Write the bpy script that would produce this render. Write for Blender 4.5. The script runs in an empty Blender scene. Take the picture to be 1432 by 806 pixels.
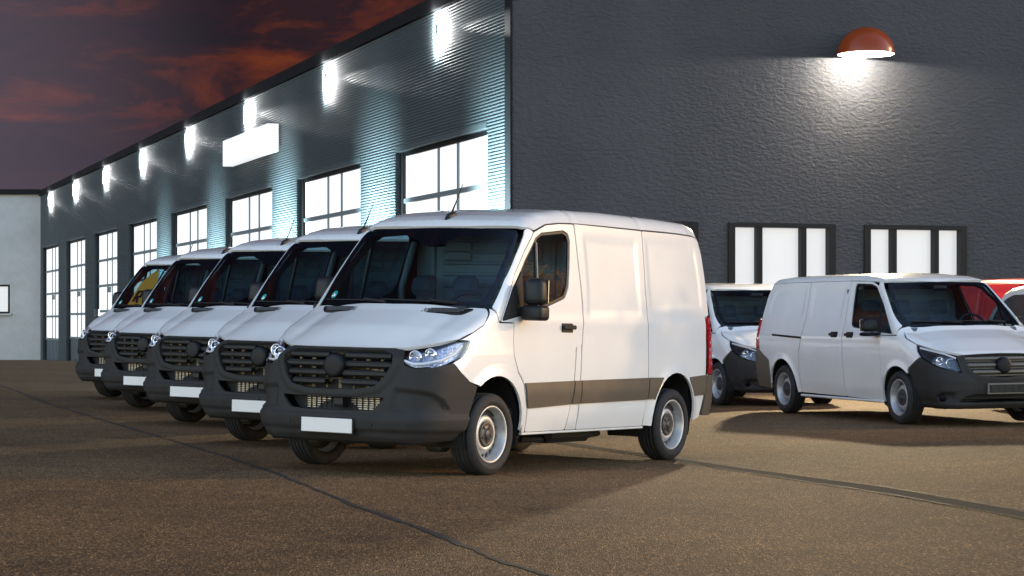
import bpy, bmesh, math, random
import numpy as np
from mathutils import Matrix, Vector
from mathutils.geometry import delaunay_2d_cdt
R = math.radians
S = bpy.context.scene
COL = S.collection
random.seed(7)
rng = np.random.default_rng(7)

# ------------------------------------------------------------------ camera
cam = bpy.data.cameras.new('camera')
cam.sensor_width = 36.0
cam.lens = 36.0 * 3000.0 / 1432.0
cam.shift_y = 45.0 / 1432.0
cam.clip_end = 3000
co = bpy.data.objects.new('camera', cam)
COL.objects.link(co)
co.location = (0, 0, 1.2733)
co.rotation_euler = (R(90), 0, 0)
S.camera = co
S.view_settings.view_transform = 'Standard'
S.view_settings.look = 'None'
S.view_settings.exposure = 2.05         # exposed for the shade
S.view_settings.gamma = 1.0
S.view_settings.use_curve_mapping = False
S.cycles.max_bounces = 8
S.cycles.transparent_max_bounces = 12
S.cycles.sample_clamp_indirect = 6.0
S.cycles.caustics_reflective = False
S.cycles.caustics_refractive = False

# ------------------------------------------------------------------ sun and sky
SUN_AZ, SUN_EL = R(71), R(14.0)          # azimuth from +Y towards +X
W = bpy.data.worlds.new('World')
S.world = W
W.use_nodes = True
nt = W.node_tree
for n in list(nt.nodes):
    nt.nodes.remove(n)


def nd(t, kind, **kw):
    n = t.nodes.new(kind)
    for k, v in kw.items():
        if k.startswith('i_'):
            key = k[2:]
            key = int(key) if key.isdigit() else key.replace('_', ' ')
            n.inputs[key].default_value = v
        else:
            setattr(n, k, v)
    return n


def ramp(t, src, stops, interp='LINEAR'):
    r = t.nodes.new('ShaderNodeValToRGB')
    r.color_ramp.interpolation = interp
    e = r.color_ramp.elements
    while len(e) < len(stops):
        e.new(0.5)
    for i, (p, c) in enumerate(stops):
        e[i].position = p
        e[i].color = (*c, 1) if len(c) == 3 else c
    t.links.new(src, r.inputs['Fac'])
    return r


def mth(t, op, a, b=None, clamp=False):
    m = t.nodes.new('ShaderNodeMath')
    m.operation = op
    m.use_clamp = clamp
    for i, v in enumerate((a, b)):
        if v is None:
            continue
        if isinstance(v, (int, float)):
            m.inputs[i].default_value = v
        else:
            t.links.new(v, m.inputs[i])
    return m.outputs[0]


def mixc(t, fac, a, b, mode='MIX'):
    m = t.nodes.new('ShaderNodeMix')
    m.data_type = 'RGBA'
    m.blend_type = mode
    for sock, v in ((m.inputs[0], fac), (m.inputs[6], a), (m.inputs[7], b)):
        if isinstance(v, (int, float)):
            sock.default_value = v
        elif isinstance(v, tuple):
            sock.default_value = (*v, 1) if len(v) == 3 else v
        else:
            t.links.new(v, sock)
    return m.outputs[2]


sky = nd(nt, 'ShaderNodeTexSky', sky_type='NISHITA', sun_disc=False, sun_elevation=SUN_EL, sun_rotation=SUN_AZ,
         dust_density=0.2, air_density=1.0, ozone_density=1.3)
bg1 = nd(nt, 'ShaderNodeBackground')
bg1.inputs['Strength'].default_value = 0.15
nt.links.new(mixc(nt, 1.0, sky.outputs[0], (1.06, 0.91, 0.87), 'MULTIPLY'), bg1.inputs['Color'])
tc = nd(nt, 'ShaderNodeTexCoord')
# dusk cloud bank that fills the northern half of the sky
mp = nd(nt, 'ShaderNodeMapping')
mp.inputs['Scale'].default_value = (9, 9, 26)
mp.inputs['Rotation'].default_value = (0, R(-14), 0)
mp.inputs['Location'].default_value = (2.3, 0.4, 1.1)
nt.links.new(tc.outputs['Generated'], mp.inputs['Vector'])
cn = nd(nt, 'ShaderNodeTexNoise', i_Scale=1.7, i_Detail=9.0, i_Roughness=0.62, i_Distortion=0.5)
nt.links.new(mp.outputs[0], cn.inputs['Vector'])
cn2 = nd(nt, 'ShaderNodeTexNoise', i_Scale=0.55, i_Detail=3.0, i_Roughness=0.5)
nt.links.new(mp.outputs[0], cn2.inputs['Vector'])
cl = mth(nt, 'ADD', mth(nt, 'MULTIPLY', cn.outputs[0], 0.62), mth(nt, 'MULTIPLY', cn2.outputs[0], 0.55))
cr = ramp(nt, cl, [(0.50, (0.026, 0.019, 0.029)), (0.59, (0.042, 0.021, 0.027)), (0.67, (0.145, 0.034, 0.023)), (0.79, (0.31, 0.070, 0.021))])
sd = nd(nt, 'ShaderNodeVectorMath', operation='DOT_PRODUCT')
nt.links.new(tc.outputs['Generated'], sd.inputs[0])
sd.inputs[1].default_value = (math.sin(R(-24)), math.cos(R(-24)), 0.06)
glow = ramp(nt, sd.outputs['Value'], [(0.955, (0, 0, 0)), (0.992, (0.10, 0.085, 0.11))], 'EASE')
ccol = mixc(nt, 1.0, cr.outputs[0], glow.outputs[0], 'ADD')
bg2 = nd(nt, 'ShaderNodeBackground')
nt.links.new(ccol, bg2.inputs['Color'])
bg2.inputs['Strength'].default_value = 0.165
nv = nd(nt, 'ShaderNodeVectorMath', operation='DOT_PRODUCT')
nt.links.new(tc.outputs['Generated'], nv.inputs[0])
nv.inputs[1].default_value = (-0.12, 0.99, 0.10)
edge = mth(nt, 'ADD', nv.outputs['Value'], mth(nt, 'MULTIPLY', mth(nt, 'SUBTRACT', cn2.outputs[0], 0.5), 0.35))
msk = ramp(nt, edge, [(0.0, (0, 0, 0)), (0.40, (1, 1, 1))], 'EASE')
mxs = nd(nt, 'ShaderNodeMixShader')
nt.links.new(msk.outputs[0], mxs.inputs[0])
nt.links.new(bg1.outputs[0], mxs.inputs[1])
nt.links.new(bg2.outputs[0], mxs.inputs[2])
wo = nd(nt, 'ShaderNodeOutputWorld')
nt.links.new(mxs.outputs[0], wo.inputs[0])

sl = bpy.data.lights.new('sun', 'SUN')
sl.energy = 0.37
sl.angle = R(0.6)
sl.color = (1.0, 0.62, 0.28)
so = bpy.data.objects.new('sun', sl)
COL.objects.link(so)
sdir = Vector((math.sin(SUN_AZ) * math.cos(SUN_EL), math.cos(SUN_AZ) * math.cos(SUN_EL), math.sin(SUN_EL)))
so.rotation_euler = sdir.to_track_quat('Z', 'Y').to_euler()

# lamp outputs
WASH, WASH_S, FLOOD, DOME, LOT_FILL = 44, 230, 7200, 185, 2900

# ------------------------------------------------------------------ materials
MATS = {}


def mat(name, base, rough=0.5, metal=0.0, coat=0.0, spec=0.5, noise=None, bump=None, emit=None, estr=1.0):
    """noise=(scale, dark factor, detail): mottled base colour; bump=(scale, strength, distance)"""
    m = bpy.data.materials.new(name)
    m.use_nodes = True
    t = m.node_tree
    p = t.nodes['Principled BSDF']
    p.inputs['Base Color'].default_value = (*base, 1)
    p.inputs['Roughness'].default_value = rough
    p.inputs['Metallic'].default_value = metal
    p.inputs['Coat Weight'].default_value = coat
    p.inputs['Coat Roughness'].default_value = 0.04
    p.inputs['Specular IOR Level'].default_value = spec
    c = nd(t, 'ShaderNodeTexCoord')
    if noise:
        n = nd(t, 'ShaderNodeTexNoise', i_Scale=noise[0], i_Detail=noise[2], i_Roughness=0.6)
        t.links.new(c.outputs['Object'], n.inputs['Vector'])
        d = noise[1]
        r = ramp(t, n.outputs[0], [(0.3, tuple(x * d for x in base)), (0.7, tuple(min(1, x * (2 - d)) for x in base))])
        t.links.new(r.outputs[0], p.inputs['Base Color'])
        rv = 0.03 if coat > .9 else 0.16
        rr = mth(t, 'ADD', mth(t, 'MULTIPLY', n.outputs[0], rv), max(0.0, rough - rv / 2))
        t.links.new(rr, p.inputs['Roughness'])
    if bump:
        n = nd(t, 'ShaderNodeTexNoise', i_Scale=bump[0], i_Detail=4.0)
        t.links.new(c.outputs['Object'], n.inputs['Vector'])
        b = nd(t, 'ShaderNodeBump', i_Strength=bump[1], i_Distance=bump[2])
        t.links.new(n.outputs[0], b.inputs['Height'])
        t.links.new(b.outputs[0], p.inputs['Normal'])
    if emit:
        p.inputs['Emission Color'].default_value = (*emit, 1)
        p.inputs['Emission Strength'].default_value = estr / 4.0
    MATS[name] = m
    return m


def glass(name, tint, edge=0.75, base=0.05):
    m = bpy.data.materials.new(name)
    m.use_nodes = True
    t = m.node_tree
    for n in list(t.nodes):
        t.nodes.remove(n)
    tr = nd(t, 'ShaderNodeBsdfTransparent')
    tr.inputs[0].default_value = (*tint, 1)
    gl = nd(t, 'ShaderNodeBsdfGlossy', i_Roughness=0.012)
    gl.inputs[0].default_value = (0.92, 0.95, 1, 1)
    lw = nd(t, 'ShaderNodeLayerWeight', i_Blend=0.5)
    f = mth(t, 'ADD', mth(t, 'MULTIPLY', mth(t, 'POWER', lw.outputs['Facing'], 3.5), edge), base, True)
    mx = nd(t, 'ShaderNodeMixShader')
    t.links.new(f, mx.inputs[0])
    t.links.new(tr.outputs[0], mx.inputs[1])
    t.links.new(gl.outputs[0], mx.inputs[2])
    o = nd(t, 'ShaderNodeOutputMaterial')
    t.links.new(mx.outputs[0], o.inputs[0])
    MATS[name] = m
    return m


PAINT = mat('white_paint', (0.81, 0.80, 0.77), 0.26, coat=1.0, noise=(1.5, 0.97, 3))
RED = mat('red_paint', (0.55, 0.012, 0.02), 0.3, coat=0.7)
SILVER = mat('silver_paint', (0.62, 0.63, 0.63), 0.28, metal=0.25, coat=0.7)
PLAST = mat('grey_plastic', (0.030, 0.028, 0.026), 0.68, spec=0.22, noise=(7, 0.86, 4), bump=(900, 0.12, 0.001))
CLAD = mat('cladding_plastic', (0.105, 0.086, 0.064), 0.34, noise=(5, 0.9, 4), bump=(900, 0.10, 0.001))
BLACK = mat('black_plastic', (0.009, 0.009, 0.010), 0.48, spec=0.3)
MATTE = mat('matte_black', (0.010, 0.010, 0.011), 0.8)
FRIT = mat('black_glass_border', (0.005, 0.005, 0.008), 0.5, spec=0.1)
RUBBER = mat('tyre_rubber', (0.018, 0.017, 0.017), 0.78, noise=(25, 0.75, 4), bump=(160, 0.2, 0.002))
STEEL = mat('wheel_silver', (0.46, 0.46, 0.455), 0.42, metal=0.5, noise=(14, 0.9, 4))
CHROME = mat('chrome', (0.85, 0.86, 0.9), 0.10, metal=1.0)
LAMPBASE = mat('lamp_housing', (0.36, 0.39, 0.46), 0.22, metal=0.8, noise=(60, 0.55, 2), bump=(40, 0.5, 0.02))
LAMPDARK = mat('dark_lamp_housing', (0.05, 0.055, 0.07), 0.22, metal=0.6, noise=(50, 0.6, 2))
REDLENS = mat('red_lens', (0.42, 0.008, 0.012), 0.12, coat=0.6, noise=(40, 0.6, 2))
ORANGE = mat('amber_lens', (0.7, 0.16, 0.02), 0.2, coat=0.5)
PLATE = mat('blank_plate', (0.72, 0.70, 0.66), 0.4)
RAD = mat('radiator_metal', (0.20, 0.155, 0.085), 0.45, metal=0.5, noise=(22, 0.3, 5), bump=(60, 0.6, 0.02))
RADL = mat('radiator_fin_metal', (0.50, 0.44, 0.34), 0.4, metal=0.4, noise=(30, 0.7, 4))
SEATM = mat('seat_fabric', (0.045, 0.055, 0.070), 0.9, bump=(220, 0.3, 0.003))
DASHM = mat('dashboard_plastic', (0.08, 0.105, 0.125), 0.6)
BULK = mat('bulkhead_paint', (0.13, 0.155, 0.175), 0.55)
TRIML = mat('pillar_trim', (0.13, 0.155, 0.175), 0.6)
TEAL = mat('teal_sticker', (0.01, 0.27, 0.25), 0.5)
WHITEP = mat('white_print', (0.8, 0.8, 0.8), 0.5)
WIND = glass('windscreen_glass', (0.50, 0.68, 0.76), 0.65, 0.06)
SIDEG = glass('side_window_glass', (0.40, 0.54, 0.55), 0.42, 0.09)
LENS = glass('clear_lens', (0.95, 0.96, 0.98), 0.6, 0.07)

# ------------------------------------------------------------------ mesh helpers


def link(o, parent=None):
    COL.objects.link(o)
    if parent is not None:
        o.parent = parent
    return o


def tag(o, label=None, cat=None, group=None, kind=None):
    if label:
        o['label'] = label
    if cat:
        o['category'] = cat
    if group:
        o['group'] = group
    if kind:
        o['kind'] = kind
    return o


def empty(name, loc=(0, 0, 0), parent=None):
    o = bpy.data.objects.new(name, None)
    o.empty_display_size = 0.3
    o.location = loc
    return link(o, parent)


class MB:
    """collects shapes, then links them as one mesh object"""

    def __init__(s):
        s.v, s.f, s.sm = [], [], []

    def add(s, v, f, smooth=False):
        o = len(s.v)
        s.v += [tuple(map(float, p)) for p in v]
        s.f += [tuple(i + o for i in q) for q in f]
        s.sm += [smooth] * len(f)
        return s

    def box(s, c, size, bev=0.0, M=None):
        hx, hy, hz = (x / 2 for x in size)
        b = min(bev, hx * .9, hy * .9, hz * .9)
        if b <= 0:
            v = [(x, y, z) for x in (-hx, hx) for y in (-hy, hy) for z in (-hz, hz)]
            f = [(0, 1, 3, 2), (4, 6, 7, 5), (0, 4, 5, 1), (2, 3, 7, 6), (0, 2, 6, 4), (1, 5, 7, 3)]
        else:
            bm = bmesh.new()
            for sx in (-1, 1):
                for sy in (-1, 1):
                    for sz in (-1, 1):
                        bm.verts.new((sx * hx, sy * (hy - b), sz * (hz - b)))
                        bm.verts.new((sx * (hx - b), sy * hy, sz * (hz - b)))
                        bm.verts.new((sx * (hx - b), sy * (hy - b), sz * hz))
            bmesh.ops.convex_hull(bm, input=bm.verts)
            bmesh.ops.dissolve_limit(bm, angle_limit=0.02, verts=bm.verts, edges=bm.edges)
            bm.verts.index_update()
            v = [p.co[:] for p in bm.verts]
            f = [[p.index for p in q.verts] for q in bm.faces]
            bm.free()
        v = [Vector(p) for p in v]
        if M is not None:
            v = [M @ p for p in v]
        return s.add([p + Vector(c) for p in v], f)

    def rbox(s, c, size, r, seg=4, M=None, taper=(1, 1)):
        bm = bmesh.new()
        bmesh.ops.create_cube(bm, size=1.0)
        for p in bm.verts:
            p.co = Vector((p.co.x * size[0], p.co.y * size[1], p.co.z * size[2]))
            if p.co.z > 0:
                p.co.x *= taper[0]
                p.co.y *= taper[1]
        bmesh.ops.bevel(bm, geom=bm.edges[:] + bm.verts[:], offset=r, segments=seg, profile=.5, affect='EDGES')
        bm.verts.index_update()
        v = [(M @ p.co if M is not None else p.co) + Vector(c) for p in bm.verts]
        f = [[p.index for p in q.verts] for q in bm.faces]
        bm.free()
        return s.add(v, f, True)

    def tube(s, pts, r, n=8, cap=True, smooth=True):
        pts = [Vector(p) for p in pts]
        rs = r if isinstance(r, (list, tuple)) else [r] * len(pts)
        V, Fc = [], []
        up = None
        for i, p in enumerate(pts):
            d = (pts[min(i + 1, len(pts) - 1)] - pts[max(i - 1, 0)]).normalized()
            if up is None:
                up = Vector((0, 0, 1)) if abs(d.z) < 0.9 else Vector((1, 0, 0))
            a = d.cross(up).normalized()
            b = a.cross(d).normalized()
            up = b
            for k in range(n):
                t = 2 * math.pi * k / n
                V.append(p + (a * math.cos(t) + b * math.sin(t)) * rs[i])
        for i in range(len(pts) - 1):
            for k in range(n):
                k2 = (k + 1) % n
                Fc.append((i * n + k, i * n + k2, (i + 1) * n + k2, (i + 1) * n + k))
        s.add(V, Fc, smooth)
        if cap:
            m = (len(pts) - 1) * n
            s.add(V[:n], [tuple(range(n))[::-1]])
            s.add(V[m:], [tuple(range(n))])
        return s

    def lathe(s, prof, n=32, axis='y', c=(0, 0, 0), smooth=True, arc=(0, 2 * math.pi)):
        """prof: (radius, height along axis)"""
        V, Fc = [], []
        full = abs(arc[1] - arc[0] - 2 * math.pi) < 1e-6
        m = n if full else n + 1
        for i in range(m):
            t = arc[0] + (arc[1] - arc[0]) * i / n
            for r, h in prof:
                a, b = r * math.cos(t), r * math.sin(t)
                p = {'y': (a, h, b), 'z': (a, b, h), 'x': (h, a, b)}[axis]
                V.append((p[0] + c[0], p[1] + c[1], p[2] + c[2]))
        k = len(prof)
        for i in range(n):
            i2 = (i + 1) % m
            for j in range(k - 1):
                Fc.append((i * k + j, i2 * k + j, i2 * k + j + 1, i * k + j + 1))
        return s.add(V, Fc, smooth)

    def obj(s, name, m, parent=None, recalc=True):
        me = bpy.data.meshes.new(name)
        me.from_pydata(s.v, [], s.f)
        me.polygons.foreach_set('use_smooth', s.sm)
        if recalc:
            bm = bmesh.new()
            bm.from_mesh(me)
            bmesh.ops.recalc_face_normals(bm, faces=bm.faces)
            bm.to_mesh(me)
            bm.free()
        me.materials.append(m)
        me.update()
        return link(bpy.data.objects.new(name, me), parent)


def copy_tree(o, parent=None):
    c = o.copy()
    COL.objects.link(c)
    if parent is not None:
        c.parent = parent
    for ch in list(o.children):
        copy_tree(ch, c)
    return c

# ------------------------------------------------------------------ body surfaces (signed distance) and panels cut out of them
def polysd(P,px,pz,r):
    """signed distance to polygon P (already inset by r) minus r"""
    P=np.asarray(P,float);n=len(P)
    d=np.full(px.shape,1e9);s=np.ones(px.shape)
    for i in range(n):
        a=P[i];b=P[i-1];e=b-a
        wx=px-a[0];wz=pz-a[1]
        t=np.clip((wx*e[0]+wz*e[1])/(e@e),0,1)
        dx=wx-e[0]*t;dz=wz-e[1]*t
        d=np.minimum(d,dx*dx+dz*dz)
        c1=pz>=a[1];c2=pz<b[1];c3=e[0]*wz>e[1]*wx
        fl=(c1&c2&c3)|(~c1&~c2&~c3)
        s=np.where(fl,-s,s)
    return s*np.sqrt(d)-r
def inset(P,r):
    P=np.asarray(P,float);n=len(P)
    ar=0.5*sum(P[i-1][0]*P[i][1]-P[i][0]*P[i-1][1] for i in range(n))
    if ar<0:P=P[::-1]
    out=[]
    for i in range(n):
        a,b,c=P[i-1],P[i],P[(i+1)%n]
        e1=(b-a)/np.linalg.norm(b-a);e2=(c-b)/np.linalg.norm(c-b)
        n1=np.array([-e1[1],e1[0]]);n2=np.array([-e2[1],e2[0]])
        m=n1+n2;m/=max(1e-6,(m@n1))
        L=np.linalg.norm(m)
        if L>2.5:m*=2.5/L
        out.append(b+m*r)
    return np.array(out)
def smax(a,b,k):
    h=np.clip(.5+.5*(a-b)/k,0,1)
    return b*(1-h)+a*h+k*h*(1-h)
def smooth(a,b,x):
    t=np.clip((x-a)/(b-a),0,1);return t*t*(3-2*t)
class Van:
    def __init__(s,prof,r,wz,ww,**o):
        s.P=inset(prof,r);s.r=r;s.wz=wz;s.ww=ww;s.o=o
    def f(s,p):
        x,y,z=p[...,0],p[...,1],p[...,2];o=s.o
        ay=np.sqrt(y*y+1e-6)
        fr=1-smooth(o['bx0'],o['bx1'],x)
        zz=z+o['crown']*y*y
        xx=x-o['bulge']*fr*y*y+o['rbulge']*smooth(o['L']-.8,o['L'],x)*y*y
        fs=polysd(s.P,xx,zz,s.r)
        w=np.interp(z,s.wz,s.ww)
        # smooth the width table a bit
        w=(w+np.interp(z-.05,s.wz,s.ww)+np.interp(z+.05,s.wz,s.ww)+np.interp(z-.1,s.wz,s.ww)+np.interp(z+.1,s.wz,s.ww))/5
        tx=np.clip((o['nx']-x)/o['nx'],0,1)
        w=w-o['nose']*tx**2*(1-.5*smooth(1.3,2.0,z))
        tr=np.clip((x-o['rx'])/(o['L']-o['rx']),0,1)
        w=w-o['tail']*tr**2
        fl=ay-w
        k=o['k']+o['kn']*(1-smooth(.3,1.25,x))*(1-smooth(.95,1.25,z))+o['kr']*smooth(1.95,2.2,z*o.get('kz',1))*smooth(1.4,1.9,x)
        return smax(fs,fl,k)
    def grad(s,p,e=2e-3):
        g=np.zeros(p.shape)
        for i in range(3):
            d=np.zeros(3);d[i]=e
            g[...,i]=s.f(p+d)-s.f(p-d)
        return g/np.linalg.norm(g,axis=-1,keepdims=True)
    def march(s,o,d,n=60,relax=.85,tmax=None):
        t=np.zeros(o.shape[:-1])
        for i in range(n):
            t=t+s.f(o+d*t[...,None])*relax
        return o+d*t[...,None],t
SPR=Van([(0.10,.25),(0.03,.33),(0.0,.47),(0.005,.60),(0.035,.78),(0.075,.98),(.16,1.055),(.5,1.235),(.80,1.365),(.915,1.425),
 (1.575,2.135),(1.63,2.185),(1.78,2.24),(2.0,2.29),(2.4,2.335),(3.1,2.355),(4.2,2.355),(4.8,2.345),(4.95,2.31),(5.04,2.2),(5.09,1.6),(5.12,1.0),(5.13,.60),(5.10,.36),(4.6,.335),(1.4,.335),(.6,.25)],.04,
 [.2,.45,.6,.75,1.0,1.2,1.5,1.8,2.1,2.4],[.92,.972,.985,.995,.995,.985,.955,.912,.865,.815],
 bx0=.5,bx1=2.4,bulge=.13,rbulge=.03,crown=.03,L=5.13,nx=1.3,nose=.10,rx=4.2,tail=.03,k=.06,kn=.22,kr=.08)
VIT=Van([(0.12,.20),(0.03,.28),(0.0,.45),(0.0,.56),(.035,.70),(.09,.86),(.17,.915),(.55,1.06),(.86,1.16),(.94,1.215),
 (1.69,1.80),(1.75,1.835),(1.95,1.872),(2.4,1.90),(3.4,1.91),(4.6,1.905),(5.05,1.885),(5.18,1.83),(5.27,1.6),(5.34,1.1),(5.37,.8),(5.37,.5),(5.32,.33),(4.6,.28),(1.3,.26),(.5,.2)],.04,
 [.2,.45,.7,.95,1.1,1.3,1.5,1.7,1.9],[.88,.93,.955,.964,.955,.905,.845,.78,.72],
 bx0=.5,bx1=2.3,bulge=.13,rbulge=.05,crown=.03,L=5.37,nx=1.3,nose=.12,rx=4.3,tail=.05,k=.06,kn=.22,kr=.06,kz=1.15)


def fillet(P, r):
    P = np.asarray(P, float)
    if r <= 0:
        return P
    out = []
    n = len(P)
    for i in range(n):
        a, b, c = P[i - 1], P[i], P[(i + 1) % n]
        u, w = a - b, c - b
        lu, lw = np.linalg.norm(u), np.linalg.norm(w)
        cs = (u @ w) / max(lu * lw, 1e-9)
        if cs < -0.93:
            out.append(b)
            continue
        t = min(r, lu * .45, lw * .45)
        p, q = b + u / lu * t, b + w / lw * t
        for k in np.linspace(0, 1, 5):
            out.append((1 - k) ** 2 * p + 2 * k * (1 - k) * b + k * k * q)
    return np.array(out)


def densify(P, res):
    out = []
    for i in range(len(P)):
        a, b = P[i], P[(i + 1) % len(P)]
        m = max(1, int(math.ceil(np.linalg.norm(b - a) / res)))
        for k in range(m):
            out.append(a + (b - a) * k / m)
    out = np.array(out)
    keep = [i for i in range(len(out)) if np.linalg.norm(out[i] - out[i - 1]) > 1e-4]
    return out[keep]


ZC = 1.2


class Par:
    """ways of looking at a body: 3D point <-> plane coordinates <-> ray"""

    def __init__(s, kind, van):
        s.k = kind
        s.L = van.o['L']

    def inv(s, p):
        x, y, z = p[:, 0], p[:, 1], p[:, 2]
        if s.k == 'tube':
            t = np.arctan2(z - ZC, y)
            t = np.where(t < -math.pi / 2, t + 2 * math.pi, t)
            return np.stack([x, t], 1)
        if s.k == 'nose':
            return np.stack([1.2 * np.arctan2(y, 1.3 - x), z], 1)
        if s.k == 'tail':
            return np.stack([1.2 * np.arctan2(y, x - (s.L - 1.3)), z], 1)
        if s.k == 'front':
            return np.stack([y, z], 1)
        if s.k == 'gno':
            d = p - np.array([1.4, 0, .5])
            n = np.array([-.72, 0, .694]); e2 = np.array([.694, 0, .72])
            w = d @ n
            return np.stack([d[:, 1] / w, (d @ e2) / w], 1)

    def ray(s, q):
        a, b = q[:, 0], q[:, 1]
        o0 = np.zeros_like(a)
        if s.k == 'tube':
            d = np.stack([o0, np.cos(b), np.sin(b)], 1)
            c = np.stack([a, o0, o0 + ZC], 1)
            return c + d * 1.9, -d
        if s.k in ('nose', 'tail'):
            sg = -1 if s.k == 'nose' else 1
            d = np.stack([sg * np.cos(a / 1.2), np.sin(a / 1.2), o0], 1)
            c = np.stack([o0 + (1.3 if sg < 0 else s.L - 1.3), o0, b], 1)
            return c + d * 1.9, -d
        if s.k == 'front':
            return np.stack([o0 - .3, a, b], 1), np.stack([o0 + 1, o0, o0], 1)
        if s.k == 'gno':
            n = np.array([-.72, 0, .694]); e2 = np.array([.694, 0, .72])
            d = n + a[:, None] * np.array([0, 1.0, 0]) + b[:, None] * e2
            d /= np.linalg.norm(d, axis=1, keepdims=True)
            return np.array([1.4, 0, .5]) + d * 2.2, -d


def side3(van, pts, sg):
    """(x, z) in side view -> points on the body; sg=-1 vehicle left, +1 vehicle right"""
    pts = np.asarray(pts, float)
    o = np.stack([pts[:, 0], np.full(len(pts), sg * 1.6), pts[:, 1]], 1)
    d = np.tile([0, -float(sg), 0], (len(pts), 1))
    p, t = van.march(o, d, 45)
    bad = np.abs(van.f(p)) > .02
    p[bad, 1] = sg * .8
    return p


def mir(pts, sg):
    """3D points written for the vehicle's left (y<0); sg=+1 mirrors them to its right"""
    p = np.asarray(pts, float).copy()
    if sg > 0:
        p[:, 1] *= -1
    return p


def sym(half):
    """half outline (y<=0) from the centre line out and back to it -> whole outline"""
    h = np.asarray(half, float)
    m = h[::-1].copy()
    m[:, 1] *= -1
    keep = np.abs(m[:, 1]) > 1e-6
    return np.concatenate([h, m[keep]])


def patch(van, name, kind, loops, m, parent, res=.035, off=0.0, rim=.022, gap=.003, rnd=.012, disp=None, own_normals=None):
    par = Par(kind, van)
    Ls = []
    for i, l in enumerate(loops):
        q = densify(fillet(par.inv(np.asarray(l, float)), rnd), res * .9)
        ar = 0.5 * np.sum(q[:, 0] * np.roll(q[:, 1], -1) - np.roll(q[:, 0], -1) * q[:, 1])
        if (ar < 0) == (i == 0):
            q = q[::-1]
        if gap:
            e = np.roll(q, -1, 0) - np.roll(q, 1, 0)
            nn = np.stack([-e[:, 1], e[:, 0]], 1)
            nn /= np.maximum(np.linalg.norm(nn, axis=1, keepdims=True), 1e-9)
            q = q + nn * gap
        Ls.append(q)
    A = np.concatenate(Ls)
    lo, hi = A.min(0), A.max(0)
    gx = np.arange(lo[0], hi[0], res)
    gy = np.arange(lo[1], hi[1], res * .866)
    X, Y = np.meshgrid(gx, gy)
    X = X + (np.arange(len(gy)) % 2)[:, None] * res * .5
    P = np.stack([X.ravel(), Y.ravel()], 1)

    def inside(P, marg):
        ok = polysd(Ls[0], P[:, 0], P[:, 1], 0) < -marg
        for h in Ls[1:]:
            ok &= polysd(h, P[:, 0], P[:, 1], 0) > marg
        return ok
    P = P[inside(P, res * .5)]
    edges = []
    o = 0
    for q in Ls:
        n = len(q)
        edges += [(o + i, o + (i + 1) % n) for i in range(n)]
        o += n
    nb = o
    allp = np.concatenate([A, P])
    r = delaunay_2d_cdt([Vector(p) for p in allp], edges, [], 0, 1e-6)
    V2 = np.array([p[:] for p in r[0]])
    T = np.array([t for t in r[2] if len(t) == 3])
    C = V2[T].mean(1)
    T = T[inside(C, 0)]
    oo, dd = par.ray(V2)
    p3, t = van.march(oo, dd, 42)
    g = van.grad(p3)
    dv = np.full(len(p3), float(off))
    if disp is not None:
        dv = dv + disp(p3, V2)
    p3 = p3 + g * dv[:, None]
    fn = np.cross(p3[T[:, 1]] - p3[T[:, 0]], p3[T[:, 2]] - p3[T[:, 0]])
    if np.sum(np.sum(fn * g[T].mean(1), 1)) < 0:
        T = T[:, ::-1]
        fn = -fn
    nrm = g.copy()
    if own_normals or (own_normals is None and disp is not None):
        nrm = np.zeros_like(p3)
        for k in range(3):
            np.add.at(nrm, T[:, k], fn)
        nrm /= np.maximum(np.linalg.norm(nrm, axis=1, keepdims=True), 1e-12)
    verts = [p3]
    norms = [nrm]
    faces = T.tolist()
    if rim > 0:
        # boundary edges of the triangulation
        cnt = {}
        for tri in faces:
            for a, b in ((tri[0], tri[1]), (tri[1], tri[2]), (tri[2], tri[0])):
                cnt[(a, b)] = 1
        be = [e for e in cnt if (e[1], e[0]) not in cnt]
        base = len(p3)
        rv, rn = [], []
        for a, b in be:
            ta = p3[b] - p3[a]
            nn = np.cross(ta, g[a])
            nn /= max(np.linalg.norm(nn), 1e-9)
            rv += [p3[a], p3[b], p3[b] - g[b] * rim, p3[a] - g[a] * rim]
            rn += [nn] * 4
            faces.append([base + 1, base, base + 3, base + 2])
            base += 4
        if rv:
            verts.append(np.array(rv))
            norms.append(np.array(rn))
    Vv = np.concatenate(verts)
    N = np.concatenate(norms)
    me = bpy.data.meshes.new(name)
    me.from_pydata(Vv.tolist(), [], faces)
    me.polygons.foreach_set('use_smooth', [True] * len(me.polygons))
    me.materials.append(m)
    me.normals_split_custom_set_from_vertices(N.tolist())
    me.update()
    ob = bpy.data.objects.new(name, me)
    return link(ob, parent)


def arcpts(cx, cz, r, a0, a1, n):
    return [(cx + r * math.cos(R(a0 + (a1 - a0) * i / n)), cz + r * math.sin(R(a0 + (a1 - a0) * i / n))) for i in range(n + 1)]


def on_front(van, y, z):
    q = np.array([[y, z]])
    o = np.array([[-.3, y, z]])
    p, t = van.march(o, np.array([[1.0, 0, 0]]), 45)
    return p[0]


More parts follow.
